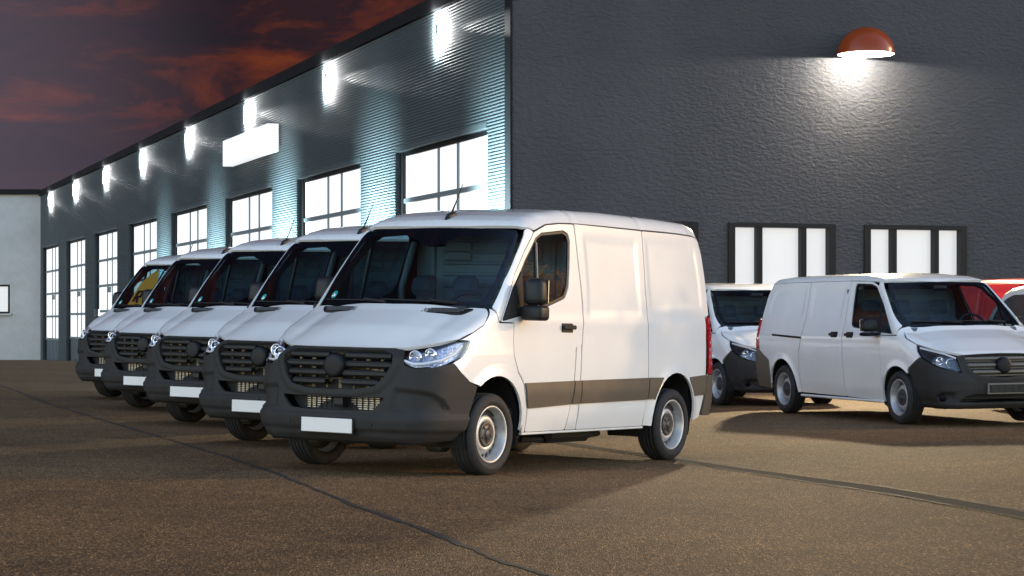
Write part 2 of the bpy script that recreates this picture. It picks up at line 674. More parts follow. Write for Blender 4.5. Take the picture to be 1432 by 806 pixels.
def front_bar(van, name, z, h, dep, yl, yr, inset, m, parent, tilt=0.0, n=14):
    """a horizontal blade that follows the curve of the nose"""
    mb = MB()
    V, Fc = [], []
    for i in range(n + 1):
        y = yl + (yr - yl) * i / n
        x = on_front(van, y, z)[0] + inset
        sec = [(0, h * .32 + 0), (0.006, h * .5), (dep, h * .5 + tilt), (dep, -h * .5 + tilt), (0.008, -h * .5), (0, -h * .2)]
        V += [(x + a, y, z + b) for a, b in sec]
    k = 6
    for i in range(n):
        for j in range(k):
            j2 = (j + 1) % k
            Fc.append((i * k + j, i * k + j2, (i + 1) * k + j2, (i + 1) * k + j))
    Fc += [tuple(range(k)), tuple(n * k + j for j in range(k))[::-1]]
    mb.add(V, Fc)
    return mb.obj(name, m, parent)


WHEEL_CACHE = {}


def wheel(parent, x, y, sg, r, rimr, w=.235, holes=18):
    """tyre with rim and hub cap as its own pieces; y is the outer face"""
    key = (r, rimr, w, holes)
    if key not in WHEEL_CACHE:
        tb = MB()
        hw = w / 2
        pr = [(rimr, -hw * .72), (rimr + .015, -hw * .93), (r * .80, -hw), (r * .93, -hw * .93), (r * .985, -hw * .74)]
        for gy in (-.5, -.17, .17, .5):
            c = gy * hw
            pr += [(r * (1 - .006 * abs(gy)), c - .009), (r - .012, c - .007), (r - .012, c + .007), (r * (1 - .006 * abs(gy)), c + .009)]
        pr += [(r * .985, hw * .74), (r * .93, hw * .93), (r * .86, hw * 1.0), (r * .855, hw * 1.012), (r * .80, hw * 1.01), (rimr + .015, hw * .93), (rimr, hw * .72)]
        tb.lathe(pr, 56)
        ty = tb.obj('tyre_mesh', RUBBER)
        # shoulder blocks
        rb = MB()
        H = hw * .72
        rb.lathe([(rimr - .001, -H), (rimr - .012, -H * .6), (rimr - .03, 0), (rimr - .03, H * .3), (rimr - .016, H * .72), (rimr - .002, H * .9), (rimr + .010, H + .012), (rimr + .004, H + .02), (rimr - .010, H + .012), (rimr - .022, H * .75), (rimr - .03, H * .45)], 48)
        # disc with ventilation holes
        R1, R0 = rimr - .028, rimr * .40
        loops = [[(R1 * math.cos(t), R1 * math.sin(t)) for t in np.linspace(0, 2 * math.pi, 60, endpoint=False)],
                 [(R0 * math.cos(t), R0 * math.sin(t)) for t in np.linspace(0, 2 * math.pi, 30, endpoint=False)]]
        rh = rimr * .80
        for k in range(holes):
            t = 2 * math.pi * k / holes
            a, b = rimr * .082, rimr * .098
            lp = []
            for u in np.linspace(0, 2 * math.pi, 10, endpoint=False):
                dr, dt = a * math.cos(u), b * math.sin(u)
                lp.append(((rh + dr) * math.cos(t) - dt * math.sin(t), (rh + dr) * math.sin(t) + dt * math.cos(t)))
            loops.append(lp)
        pts = sum(loops, [])
        for rr_, n_ in ((rimr * .5, 36), (rimr * .6, 40), (rimr * .68, 54)):
            pts += [(rr_ * math.cos(t), rr_ * math.sin(t)) for t in np.linspace(0, 2 * math.pi, n_, endpoint=False)]
        ed = []
        o = 0
        for lp in loops:
            ed += [(o + i, o + (i + 1) % len(lp)) for i in range(len(lp))]
            o += len(lp)
        rr = delaunay_2d_cdt([Vector(p) for p in pts], ed, [], 0, 1e-7)
        V2 = np.array([p[:] for p in rr[0]])
        T = np.array(rr[2])
        C = V2[T].mean(1)
        ok = polysd(loops[0], C[:, 0], C[:, 1], 0) < 0
        for lp in loops[1:]:
            ok &= polysd(lp, C[:, 0], C[:, 1], 0) > 0
        rad = np.linalg.norm(V2, axis=1)
        yy = np.interp(rad / rimr, [.38, .5, .58, .66, .74, .88, .95], [.030, .046, .050, .036, .014, .0, -.004])
        rb.add(np.stack([V2[:, 0], yy, V2[:, 1]], 1), T[ok].tolist(), True)
        rm = rb.obj('rim_mesh', STEEL)
        bk = MB()
        bk.lathe([(0.001, -.03), (rimr - .03, -.03)], 32)
        bkm = bk.obj('brake_mesh', MATTE)
        hb = MB()
        hc = rimr * .46
        hb.lathe([(hc, .036), (hc, .054), (hc * .93, .060), (hc * .80, .055), (hc * .36, .058), (hc * .34, .066), (hc * .26, .070), (.001, .071)], 32)
        for k in range(5):
            t = 2 * math.pi * k / 5 + .3
            hb.box((hc * .62 * math.cos(t), .058, hc * .62 * math.sin(t)), (.030, .012, .016), .003, Matrix.Rotation(-t, 3, 'Y'))
        hbm = hb.obj('cap_mesh', mat('hub_plastic', (0.035, 0.034, 0.033), 0.42))
        WHEEL_CACHE[key] = [o.data for o in (ty, rm, bkm, hbm)]
        for o in (ty, rm, bkm, hbm):
            bpy.data.objects.remove(o)
    D = WHEEL_CACHE[key]
    t = link(bpy.data.objects.new('wheel', D[0]), parent)
    t.location = (x, y - sg * w / 2, r - .004)
    if sg < 0:
        t.rotation_euler = (0, 0, math.pi)
    t.rotation_euler[1] = random.uniform(0, 6)
    for nm, d in (('rim', D[1]), ('brake_disc', D[2]), ('hub_cap', D[3])):
        link(bpy.data.objects.new(nm, d), t)
    return t


def local_disp(poly2d, depth, soft):
    """press a soft-edged region, given in panel coordinates, in (negative) or out"""
    def f(p3, q):
        d = polysd(poly2d, q[:, 0], q[:, 1], 0)
        return depth * (1 - smooth(-soft, soft * .2, d))
    return f


def addf(*fs):
    return lambda p, q: sum(f(p, q) for f in fs)


def side_panel_disp(van, poly_xz, depth, soft):
    def f(p3, q):
        d = polysd(poly_xz, p3[:, 0], p3[:, 2], 0)
        return depth * (1 - smooth(-soft, 0.0, d))
    return f


def arch_flare(cx, cz, r, h=.012, wd=.07):
    return lambda p, q: h * (1 - smooth(r, r + wd, np.hypot(p[:, 0] - cx, p[:, 2] - cz)))


def crease(z0, h=.006, wd=.05):
    return lambda p, q: h * np.exp(-((p[:, 2] - z0) / wd) ** 2)


def seat(parent, x, y, wd, zc, heads=1, dx=0):
    b = MB()
    b.box((x, y, zc), (.50, wd, .15), .05)
    s = b.obj('seat', SEATM, parent)
    b = MB()
    M = Matrix.Rotation(R(14), 3, 'Y')
    b.box((x + .30, y, zc + .36), (.13, wd * .96, .64), .055, M)
    b.box((x + .245, y - wd * .38, zc + .30), (.08, .09, .46), .03, M)
    b.box((x + .245, y + wd * .38, zc + .30), (.08, .09, .46), .03, M)
    b.obj('backrest', SEATM, s)
    for k in range(heads):
        yy = y + (k - (heads - 1) / 2) * .46
        b = MB()
        b.box((x + .40, yy, zc + .80), (.11, .27, .20), .05, M)
        b.obj('headrest', SEATM, s)
    return s


def steering_wheel(parent, c, tilt, r=.20):
    b = MB()
    n = 28
    M = Matrix.Rotation(R(tilt), 3, 'Y')
    pts = [M @ Vector((0, r * math.cos(2 * math.pi * i / n), r * math.sin(2 * math.pi * i / n))) + Vector(c) for i in range(n + 1)]
    b.tube(pts, .017, 8, False)
    b.box(c, (.05, .13, .10), .02, M)
    for a in (0, 180, 270):
        d = M @ Vector((0, math.cos(R(a)) * r, math.sin(R(a)) * r))
        b.tube([Vector(c), Vector(c) + d], .013, 6)
    return b.obj('steering_wheel', BLACK, parent)


def mirror_part(parent, sg, base, x, y0, y1, z0, z1, paint=None, small=.13):
    """door mirror: arm, housing with a lower blind-spot pod, glass facing the rear"""
    b = MB()
    yc, wy = sg * (y0 + y1) / 2, (y1 - y0)
    b.rbox((x, yc, (z0 + z1) / 2 + small / 2), (.16, wy, z1 - z0 - small), .055, 4, None, (.85, .86))
    o = b.obj('door_mirror', paint or BLACK, parent)
    b = MB()
    b.rbox((x + .005, yc - sg * .005, z0 + small / 2 - .004), (.165, wy + .012, small), .035)
    b.box((x + .01, sg * (base + y0) / 2, z0 + small * .55), (.09, abs(y0 - base) + .10, small * .62), .025)
    b.obj('mirror_arm', BLACK, o)
    b = MB()
    b.box((x + .076, yc, (z0 + z1) / 2 + small / 2), (.006, wy * .84, (z1 - z0 - small) * .86), .002)
    b.obj('mirror_glass', CHROME, o)
    return o


def head_lamp(van, outline, sg, parent, dark, bowls, strip):
    base = patch(van, 'headlight', 'nose', [mir(outline, sg)], LAMPDARK if dark else LAMPBASE, parent, res=.02, off=-.055, rim=-.05, gap=.006, rnd=.02)
    patch(van, 'lens', 'nose', [mir(outline, sg)], LENS, base, res=.022, off=.003, rim=0, gap=.004, rnd=.02)
    for (y, z, r, dx) in bowls:
        p = on_front(van, -y, z)
        b = MB()
        b.lathe([(.001, .055), (r * .35, .050), (r * .7, .032), (r, 0), (r * 1.12, -.004), (r * 1.15, .02)], 24, 'x', (p[0] + dx, sg * y, z))
        b.lathe([(.001, .0), (r * .2, .005), (r * .24, .05)], 12, 'x', (p[0] + dx + .012, sg * y, z))
        b.obj('reflector', CHROME, base)
    P = np.asarray(strip, float)
    pts = []
    for y, z, dx in P:
        p = on_front(van, -y, z)
        pts.append((p[0] + dx, sg * y, z))
    b = MB()
    b.tube(pts, .012, 6)
    b.obj('light_strip', WHITEP, base)
    return base


def wiper(van, name, parent, pts, lift=.012):
    b = MB()
    P = []
    for y, z in pts:
        p = on_front(van, y, z)
        P.append((p[0] - lift, y, z + lift * .6))
    b.tube(P, .009, 6)
    b.tube([(p[0] - .008, p[1], p[2] + .012) for p in P[:2]], .014, 6)
    return b.obj(name, BLACK, parent)


def build_cargo_van(label, group):
    v = SPR
    root = empty('cargo_van')
    tag(root, label, 'van', group)
    MAT = PAINT
    # ---- glass and roof
    wind = sym([(.905, 0, 1.425), (.92, -.30, 1.424), (.955, -.60, 1.422), (1.015, -.885, 1.42), (1.22, -.890, 1.65), (1.42, -.872, 1.87), (1.585, -.835, 2.05), (1.615, -.80, 2.098), (1.60, -.60, 2.112), (1.575, -.3, 2.122), (1.57, 0, 2.126)])
    ws = patch(v, 'windscreen', 'front', [wind], WIND, root, res=.05, rim=.0, gap=.004, rnd=.03)
    inn = sym([(.93, 0, 1.465), (.94, -.30, 1.463), (.975, -.60, 1.462), (1.03, -.80, 1.465), (1.22, -.825, 1.65), (1.42, -.802, 1.87), (1.55, -.77, 2.0), (1.57, -.70, 2.045), (1.565, -.30, 2.05), (1.56, -.26, 2.03), (1.55, -.12, 1.99), (1.53, -.10, 1.955), (1.52, 0, 1.95)])
    patch(v, 'windscreen_border', 'front', [wind, inn], FRIT, ws, res=.05, off=-.004, rim=0, gap=.004, rnd=.03)
    p = on_front(v, .77, 1.50)
    patch(v, 'sticker', 'front', [[(p[0], .77 + .032 * math.cos(t), 1.505 + .034 * math.sin(t)) for t in np.linspace(0, 2 * math.pi, 14, endpoint=False)]], TEAL, ws, res=.03, off=.002, rim=0, gap=0, rnd=0)
    patch(v, 'sticker_print', 'front', [[(p[0], .77 + a, 1.50 + b) for a, b in ((-.020, -.014), (.020, -.014), (.020, -.002), (.004, -.002), (.012, .014), (.002, .014), (-.020, 0))]], WHITEP, ws, res=.03, off=.0035, rim=0, gap=0, rnd=0)
    dt = [(1.76, 2.10), (1.97, 2.165), (2.2, 2.19), (2.46, 2.20), (3.74, 2.205), (4.81, 2.20), (4.96, 2.16)]
    roofo = list(sym([(1.57, 0, 2.136), (1.578, -.3, 2.131), (1.605, -.6, 2.121), (1.625, -.80, 2.105), (1.66, -.835, 2.115)] + [tuple(q) for q in side3(v, dt, -1)] + [(4.985, -.6, 2.24), (4.99, 0, 2.27)]))
    roof = patch(v, 'roof', 'tube', [roofo], MAT, root, res=.05, rim=.03, rnd=.01,
                 disp=lambda p, q: -.010 * (smooth(2.42, 2.47, p[:, 0]) - smooth(2.47, 2.52, p[:, 0])) - .008 * (smooth(3.70, 3.74, p[:, 0]) - smooth(3.74, 3.78, p[:, 0])))
    b = MB()
    b.tube([(1.66, 0, 2.19), (1.72, 0, 2.22), (1.82, 0, 2.255)], [.018, .028, .02], 8)
    b.rbox((1.74, 0, 2.242), (.17, .06, .05), .018, 3, Matrix.Rotation(R(-18), 3, 'Y'), (.6, .6))
    an = b.obj('antenna', BLACK, root)
    b = MB()
    b.tube([(1.75, 0, 2.26), (1.83, 0, 2.38), (1.92, 0, 2.53)], [.010, .006, .004], 6)
    b.obj('antenna_mast', BLACK, an)
    # ---- bonnet
    hood = sym([(.897, 0, 1.415), (.915, -.30, 1.414), (.95, -.60, 1.412), (1.0, -.88, 1.405), (.945, -.935, 1.35), (.84, -.965, 1.265), (.69, -.955, 1.20), (.53, -.915, 1.135), (.39, -.825, 1.108), (.24, -.61, 1.066), (.205, -.45, 1.056), (.18, -.2, 1.055), (.175, 0, 1.055)])
    vt = [(.775, -.30, 1.35), (.865, -.31, 1.388), (.95, -.79, 1.388), (.86, -.735, 1.35)]
    hd = patch(v, 'bonnet', 'gno', [hood], MAT, root, res=.028, rim=.03, rnd=.03,
               disp=lambda p, q: .016 * (1 - smooth(.30, .62, np.abs(p[:, 1]))) * smooth(.18, .5, p[:, 0]) - .010 * np.exp(-((np.abs(p[:, 1]) - .66) / .07) ** 2) * smooth(.2, .5, p[:, 0]))
    for sg in (-1, 1):
        vo = patch(v, 'bonnet_vent', 'gno', [mir(vt, sg)], BLACK, hd, res=.03, off=.012, rim=.02, gap=0, rnd=.03)
        b = MB()
        for r_ in range(3):
            for k in range(13):
                f = .10 + .80 * (k + .3 + .4 * (r_ % 2)) / 13.0
                a = .12 + .76 * (r_ + .5) / 3.0
                x = (.775 * (1 - f) + .86 * f) * (1 - a) + (.865 * (1 - f) + .95 * f) * a
                y = (-.30 * (1 - f) - .735 * f) * (1 - a) + (-.31 * (1 - f) - .79 * f) * a
                q, t_ = v.march(np.array([[x, y, 2.0]]), np.array([[0, 0, -1.0]]), 40)
                n = v.grad(q)
                cpt = (q + n * .0145)[0]
                b.box((cpt[0], -sg * cpt[1] if sg > 0 else cpt[1], cpt[2]), (.016, .020, .004), 0, Matrix.Rotation(R(-22), 3, 'Y'))
        b.obj('vent_mesh', mat('vent_grey', (.10, .10, .10), .6) if 'vent_grey' not in MATS else MATS['vent_grey'], vo)
    wiper(v, 'wiper', root, [(.10, 1.43), (.35, 1.452), (.82, 1.455)])
    wiper(v, 'wiper', root, [(-.62, 1.43), (-.35, 1.45), (.18, 1.462)])
    # ---- nose: bumper with openings
    bump = sym([(.175, 0, 1.046), (.19, -.25, 1.046), (.205, -.45, 1.047), (.215, -.60, 1.05), (.12, -.655, .925), (.15, -.74, .897), (.24, -.86, .907), (.43, -.93, .945), (.52, -.955, .862), (.64, -.97, .785), (.745, -.98, .755), (.715, -.975, .68), (.68, -.965, .58), (.62, -.935, .40), (.575, -.86, .30), (.35, -.80, .29), (.15, -.50, .285), (.09, 0, .285)])
    gr = sym([(.17, 0, 1.022), (.18, -.25, 1.022), (.19, -.43, 1.020), (.18, -.52, .995), (.11, -.555, .93), (.08, -.50, .82), (.05, -.43, .745), (.03, -.25, .712), (.02, 0, .705)])
    it = sym([(.04, 0, .640), (.04, -.25, .642), (.05, -.52, .648), (.04, -.42, .548), (.03, -.25, .537), (.02, 0, .535)])
    par = Par('nose', v)
    fogs = []
    for sg in (-1, 1):
        fg = mir([(.05, -.60, .735), (.14, -.77, .725), (.24, -.87, .700), (.33, -.92, .645), (.385, -.945, .57), (.39, -.945, .535), (.1, -.68, .528), (.05, -.57, .530)], sg)
        fogs.append(par.inv(fg))
    grp = par.inv(np.asarray(gr))

    def bdisp(p, q):
        d = .022 * (1 - smooth(.485, .520, p[:, 2])) - .018 * (1 - smooth(.36, .40, p[:, 2]))
        for fq in fogs:
            dd = polysd(fq, q[:, 0], q[:, 1], 0)
            d = d - .030 * (1 - smooth(-.035, .004, dd))
        dg = polysd(grp, q[:, 0], q[:, 1], 0)
        return d + .016 * (1 - smooth(.045, .07, np.abs(dg)))
    bp = patch(v, 'bumper', 'nose', [bump, gr, it], PLAST, root, res=.0165, rim=.03, rnd=.018, disp=bdisp)
    for sg in (-1, 1):
        b = MB()
        b.tube([(.28, sg * .955, .58), (.275, sg * .968, .58)], .009, 8)
        p = on_front(v, sg * .42, .43)
        b.tube([(p[0] - .03, sg * .42, .43), (p[0] + .01, sg * .42, .43)], .011, 8)
        b.obj('parking_sensor', BLACK, bp)
    # grille
    back = sym([(.17, 0, 1.03), (.19, -.45, 1.028), (.16, -.57, .99), (.10, -.57, .88), (.05, -.46, .73), (.02, 0, .69)])
    grl = patch(v, 'grille', 'front', [back], MATTE, root, res=.05, off=-.12, rim=-.11, gap=0, rnd=.03)
    for z, hw in ((.985, .52), (.912, .535), (.838, .50), (.765, .44)):
        for a, b_ in ((-hw, -.085), (.085, hw)):
            front_bar(v, 'grille_slat', z, .046, .05, a, b_, .010, BLACK, grl, tilt=.012)
        front_bar(v, 'slat_chrome', z + .024, .007, .02, -hw + .02, hw - .02, .0085, PLAST, grl)
    b = MB()
    for k in range(9):
        z = .72 + k * .036
        b.box((.17, 0, z), (.02, .86, .012), .003)
    for k in range(7):
        b.box((.16, -.42 + k * .14, .86), (.03, .02 + .02 * (k % 2), .30), .004)
    b.box((.165, -.20, .865), (.05, .26, .03), .008)
    b.box((.15, -.16, .775), (.06, .30, .035), .01)
    b.box((.15, .22, .775), (.06, .30, .035), .01)
    b.tube([(.13, -.46, .865), (.13, -.34, .87)], .016, 8)
    b.obj('radiator', RAD, grl)
    b = MB()
    p = on_front(v, 0, .90)
    b.lathe([(.001, -.030), (.07, -.029), (.090, -.026), (.100, -.016), (.102, 0), (.102, .05)], 36, 'x', (p[0], 0, .90))
    b.obj('badge', mat('badge_black', (.006, .006, .007), .5, spec=.25) if 'badge_black' not in MATS else MATS['badge_black'], grl)
    # lower intake
    bk = sym([(.04, 0, .655), (.05, -.53, .66), (.04, -.42, .53), (.02, 0, .52)])
    ig = patch(v, 'lower_intake', 'front', [bk], MATTE, root, res=.06, off=-.12, rim=-.10, gap=0, rnd=.02)
    for y0, y1 in ((-.43, -.13), (.07, .33)):
        b = MB()
        for k in range(6):
            b.box((.135, (y0 + y1) / 2, .548 + k * .018), (.012, y1 - y0, .011), .002)
        b.obj('radiator_fins', RADL, ig)
        b = MB()
        for k in range(6):
            b.box((.122, y0 + (y1 - y0) * k / 5, .592), (.008, .006, .10), 0)
        b.obj('fin_brace', BLACK, ig)
    front_bar(v, 'intake_rib', .60, .09, .06, -.11, -.02, .03, BLACK, ig)
    # number plate
    b = MB()
    p = on_front(v, 0, .405)
    b.box((p[0] - .034, 0, .405), (.014, .54, .135), .004)
    pl = b.obj('number_plate_holder', BLACK, root)
    b = MB()
    b.box((p[0] - .045, 0, .408), (.008, .52, .118), .003)
    b.obj('number_plate', PLATE, pl)
    # headlights
    hl = [(.235, -.615, 1.052), (.36, -.79, 1.095), (.50, -.905, 1.122), (.635, -.955, 1.128), (.605, -.955, 1.06), (.53, -.95, .99), (.43, -.93, .952), (.24, -.86, .913), (.15, -.745, .903), (.12, -.662, .928)]
    for sg in (-1, 1):
        head_lamp(v, hl, sg, root, False, [(.70, .985, .050, .05), (.80, 1.01, .045, .04)], [(.64, .955, .03), (.72, .93, .02), (.80, .935, .02), (.88, .965, .02), (.92, 1.02, .02), (.935, 1.09, .02)])
    # ---- sides
    AF = arcpts(1.02, .42, .415, 128, -8, 12)
    fender = [(1.005, 1.405), (.945, 1.35), (.84, 1.262), (.69, 1.198), (.535, 1.135), (.64, 1.128), (.605, 1.06), (.53, .988), (.432, .948), (.52, .864), (.64, .787), (.76, .757)] + AF + [(1.455, .42), (1.475, .345), (1.535, .345), (1.52, .56), (1.44, .77), (1.34, .87), (1.275, 1.01), (1.27, 1.15), (1.285, 1.285), (1.06, 1.285)]
    pillar = [(1.02, 1.415), (1.06, 1.295), (1.085, 1.31), (1.30, 1.62), (1.345, 1.70), (1.55, 1.905), (1.75, 2.09), (1.66, 2.115), (1.628, 2.10), (1.60, 2.06), (1.425, 1.87), (1.225, 1.65)]
    door = [(1.075, 1.29), (1.29, 1.29), (1.275, 1.15), (1.28, 1.01), (1.345, .875), (1.445, .775), (1.525, .56), (1.54, .345), (2.21, .345), (2.25, .58), (2.29, .78), (2.32, 1.09), (2.42, 1.095), (2.455, 1.3), (2.468, 1.5), (2.462, 1.81), (2.462, 2.195), (2.2, 2.185), (1.97, 2.16), (1.76, 2.09), (1.555, 1.905), (1.345, 1.695), (1.30, 1.61)]
    dlo = [(1.095, 1.30), (1.31, 1.585), (1.56, 1.84), (1.77, 2.035), (1.88, 2.085), (2.26, 2.125), (2.345, 2.10), (2.362, 2.04), (2.25, 1.62), (2.17, 1.52), (1.86, 1.44), (1.45, 1.36)]
    mainp = [(1.79, 2.02), (1.88, 2.062), (2.25, 2.10), (2.32, 2.08), (2.335, 2.03), (2.23, 1.64), (2.16, 1.545), (1.86, 1.465), (1.72, 1.435)]
    quart = [(1.745, 1.985), (1.56, 1.815), (1.49, 1.735), (1.46, 1.38), (1.67, 1.43)]
    sail = [(1.11, 1.305), (1.31, 1.575), (1.475, 1.735), (1.445, 1.375)]
    sealp = [(2.335, 1.10), (2.415, 1.10), (2.40, .78), (2.40, .345), (2.225, .345), (2.262, .58), (2.302, .78)]
    pA = [(2.475, 2.2), (2.475, 1.81), (2.482, 1.5), (2.468, 1.3), (2.43, 1.09), (2.412, .78), (2.41, .345), (3.64, .345), (3.66, .59), (3.675, .77), (3.67, 1.14), (3.68, 1.65), (3.735, 2.2)]
    AR = arcpts(4.235, .42, .425, 190, -5, 16)
    pC = [(3.745, 2.2), (3.69, 1.65), (3.68, 1.14), (3.685, .77), (3.67, .59), (3.65, .345), (3.80, .345)] + AR + [(4.665, .37), (4.82, .40), (4.88, .62), (4.90, .84), (4.915, 1.405), (5.00, 1.41), (4.995, 1.8), (4.97, 2.10), (4.95, 2.16), (4.81, 2.195)]
    cw = [(2.62, 2.10), (3.60, 2.10), (3.56, 1.65), (3.57, 1.40), (2.56, 1.37), (2.60, 1.65)]
    cw2 = [(3.80, 2.12), (4.70, 2.12), (4.83, 2.06), (4.86, 1.75), (4.85, 1.49), (3.76, 1.45), (3.76, 1.7)]
    clads = [[(1.455, .775), (2.283, .788), (2.245, .578), (1.525, .552)], [(2.298, .788), (2.402, .79), (2.402, .578), (2.262, .578)],
             [(2.418, .79), (3.672, .805), (3.66, .597), (2.418, .580)], [(3.688, .806), (3.975, .806)] + arcpts(4.235, .42, .45, 150, 158, 3)[0:] + [(3.80, .60), (3.672, .60)],
             [(4.52, .806)] + arcpts(4.235, .42, .45, 50, 26, 4) + [(4.876, .628), (4.895, .825)]]
    for sg in (-1, 1):
        s3 = lambda P: side3(v, P, sg)
        patch(v, 'front_fender', 'tube', [s3(fender)], MAT, root, res=.030, rnd=.012, disp=arch_flare(1.02, .42, .42, .014, .08))
        patch(v, 'window_pillar', 'tube', [s3(pillar)], MAT, root, res=.035, rnd=.008)
        dr = patch(v, 'front_door', 'tube', [s3(door), s3(dlo)], MAT, root, res=.034, rnd=.03, disp=addf(crease(1.30, .007, .06), crease(.50, .006, .08), lambda p, q: .010 * np.exp(-((p[:, 0] - 1.30) / .12) ** 2) * (1 - smooth(.7, 1.0, p[:, 2]))))
        patch(v, 'window_seal', 'tube', [s3(dlo), s3(mainp), s3(quart)], BLACK, dr, res=.05, off=-.008, rim=.01, gap=.001, rnd=.02)
        patch(v, 'window_glass', 'tube', [s3(mainp)], SIDEG, dr, res=.06, off=-.014, rim=0, gap=-.006, rnd=.02)
        patch(v, 'window_glass', 'tube', [s3(quart)], SIDEG, dr, res=.06, off=-.014, rim=0, gap=-.006, rnd=.02)
        patch(v, 'mirror_base', 'tube', [s3(sail)], PLAST, dr, res=.05, off=.008, rim=.02, gap=0, rnd=.01)
        bar = side3(v, [(1.765, 1.995), (1.695, 1.43)], sg)
        b = MB()
        b.tube([tuple(bar[0] + [0, sg * .001, 0]), tuple(bar[1] + [0, sg * .001, 0])], .013, 6)
        b.obj('window_bar', CLAD, dr)
        hp = side3(v, [(2.17, 1.255)], sg)[0]
        b = MB()
        b.box((2.17, hp[1] + sg * .001, 1.255), (.20, .02, .085), .009)
        ho = b.obj('door_handle', BLACK, dr)
        b = MB()
        b.box((2.175, hp[1] + sg * .030, 1.262), (.215, .022, .038), .009)
        b.obj('handle_grip', PLAST, ho)
        mirror_part(dr, sg, .97, 1.40, 1.02, 1.22, 1.315, 1.675)
        patch(v, 'pillar_panel', 'tube', [s3(sealp)], MAT, root, res=.05, rnd=.01)
        patch(v, 'load_panel', 'tube', [s3(pA)], MAT, root, res=.034, rnd=.012, disp=addf(side_panel_disp(v, cw, -.006, .022), crease(1.30, .006, .06), crease(.50, .006, .08)))
        patch(v, 'rear_panel', 'tube', [s3(pC)], MAT, root, res=.034, rnd=.015, disp=addf(side_panel_disp(v, cw2, -.006, .022), crease(1.30, .006, .06), arch_flare(4.235, .42, .43, .014, .08)))
        for cp in clads:
            patch(v, 'side_cladding', 'tube', [s3(cp)], CLAD, root, res=.04, off=.016, rim=.022, gap=.001, rnd=.012, disp=lambda p, q: .004 * np.exp(-((p[:, 2] - .69) / .06) ** 2))
        b = MB()
        b.box((2.60, sg * .925, .333), (2.18, .035, .022), .006)
        b.obj('sill', MAT, root)
        patch(v, 'tail_light', 'tail', [mir([(4.925, -.95, .83), (5.05, -.90, .83), (5.04, -.89, 1.40), (4.925, -.94, 1.395)], sg)], REDLENS, root, res=.04, off=.006, rim=.02, gap=.002, rnd=.015)
        patch(v, 'rear_bumper_corner', 'tail', [mir([(4.90, -.97, .815), (5.10, -.80, .815), (5.12, -.45, .60), (5.10, -.45, .44), (4.98, -.86, .42), (4.85, -.94, .42), (4.885, -.965, .62)], sg)], CLAD, root, res=.04, off=.014, rim=.03, gap=0, rnd=.02)
        # dark lining behind the panels
        lin = [(.70, 1.15), (1.0, 1.36), (1.10, 1.47), (1.26, 1.66), (1.66, 2.06), (1.78, 2.12), (2.46, 2.21), (4.9, 2.2), (5.0, 2.05), (5.02, .84), (4.75, .40)] + arcpts(4.235, .42, .44, -5, 185, 12) + [(1.48, .36)] + arcpts(1.02, .42, .43, -5, 140, 10)
        hole = [(1.14, 1.335), (1.33, 1.585), (1.56, 1.82), (1.77, 2.01), (1.88, 2.06), (2.25, 2.095), (2.32, 2.07), (2.335, 2.03), (2.23, 1.64), (2.15, 1.545), (1.86, 1.46), (1.45, 1.385)]
        patch(v, 'side_lining', 'tube', [s3(lin), s3(hole)], MATTE, root, res=.07, off=-.035, rim=0, gap=0, rnd=.02)
        for cx, rr in ((1.02, .44), (4.235, .445)):
            b = MB()
            b.lathe([(rr, .48), (rr, .93)], 24, 'y', (cx, 0, .42), True, (R(-25), R(205)))
            for i in range(len(b.v)):
                b.v[i] = (b.v[i][0], sg * b.v[i][1], b.v[i][2])
            b.lathe([(.001, sg * .48), (rr, sg * .48)], 24, 'y', (cx, 0, .42), True, (R(-25), R(205)))
            b.obj('wheel_arch_liner', MATTE, root)
        wheel(root, 1.0, sg * .975, sg, .348, .235)
        wheel(root, 4.25, sg * .972, sg, .348, .235)
    # rear doors
    for sg in (-1, 1):
        e = .012 if sg < 0 else .012
        patch(v, 'rear_door', 'tail', [mir([(5.1, -e, .60), (5.1, -e, 2.24), (4.99, -.60, 2.20), (4.985, -.80, 2.13), (5.04, -.86, 1.42), (5.07, -.89, .83), (5.10, -.80, .62)], sg)], MAT, root, res=.06, rnd=.03)
    # cab
    b = MB()
    b.box((1.75, 0, .52), (1.75, 1.78, .06))
    b.box((3.7, 0, .50), (2.5, 1.78, .05))
    b.obj('floor_pan', MATTE, root)
    b = MB()
    b.box((1.16, 0, 1.12), (.42, 1.72, .46), .09)
    b.box((1.06, 0, 1.345), (.30, 1.64, .10), .045)
    b.box((1.30, 0, 1.05), (.22, .5, .6), .06)
    b.box((1.10, -.36, 1.40), (.22, .42, .07), .03)
    b.obj('dashboard', DASHM, root)
    steering_wheel(root, (1.36, -.40, 1.38), 35)
    seat(root, 1.80, -.42, .50, .82)
    seat(root, 1.80, .36, .94, .82, 2)
    b = MB()
    b.box((2.47, 0, 1.30), (.03, 1.70, 1.62))
    for k in range(7):
        b.box((2.45, 0, 1.42 + k * .105), (.03, 1.10, .035), .01)
    for sg in (-1, 1):
        b.box((2.45, sg * .66, 1.7), (.03, .05, .8), .01)
        b.box((2.45, sg * .38, 1.95), (.03, .30, .18), .012)
    b.obj('bulkhead', BULK, root)
    patch(v, 'roof_lining', 'tube', [sym([(1.64, 0, 2.13), (1.72, -.82, 2.09)] + [tuple(q) for q in side3(v, [(2.46, 2.19), (4.9, 2.19)], -1)] + [(4.95, 0, 2.28)])], MATTE, root, res=.09, off=-.05, rim=0, gap=0, rnd=.02)
    for sg in (-1, 1):
        pp = side3(v, [(2.37, 2.03), (2.26, 1.6), (2.36, 1.1)], sg)
        b = MB()
        b.tube([tuple(q + np.array([0, -sg * .05, 0])) for q in pp], .035, 6)
        b.obj('pillar_trim', TRIML, root)
    b = MB()
    b.box((1.53, 0, 1.985), (.06, .22, .07), .025)
    b.obj('rear_view_mirror', BLACK, root)
    # underside
    b = MB()
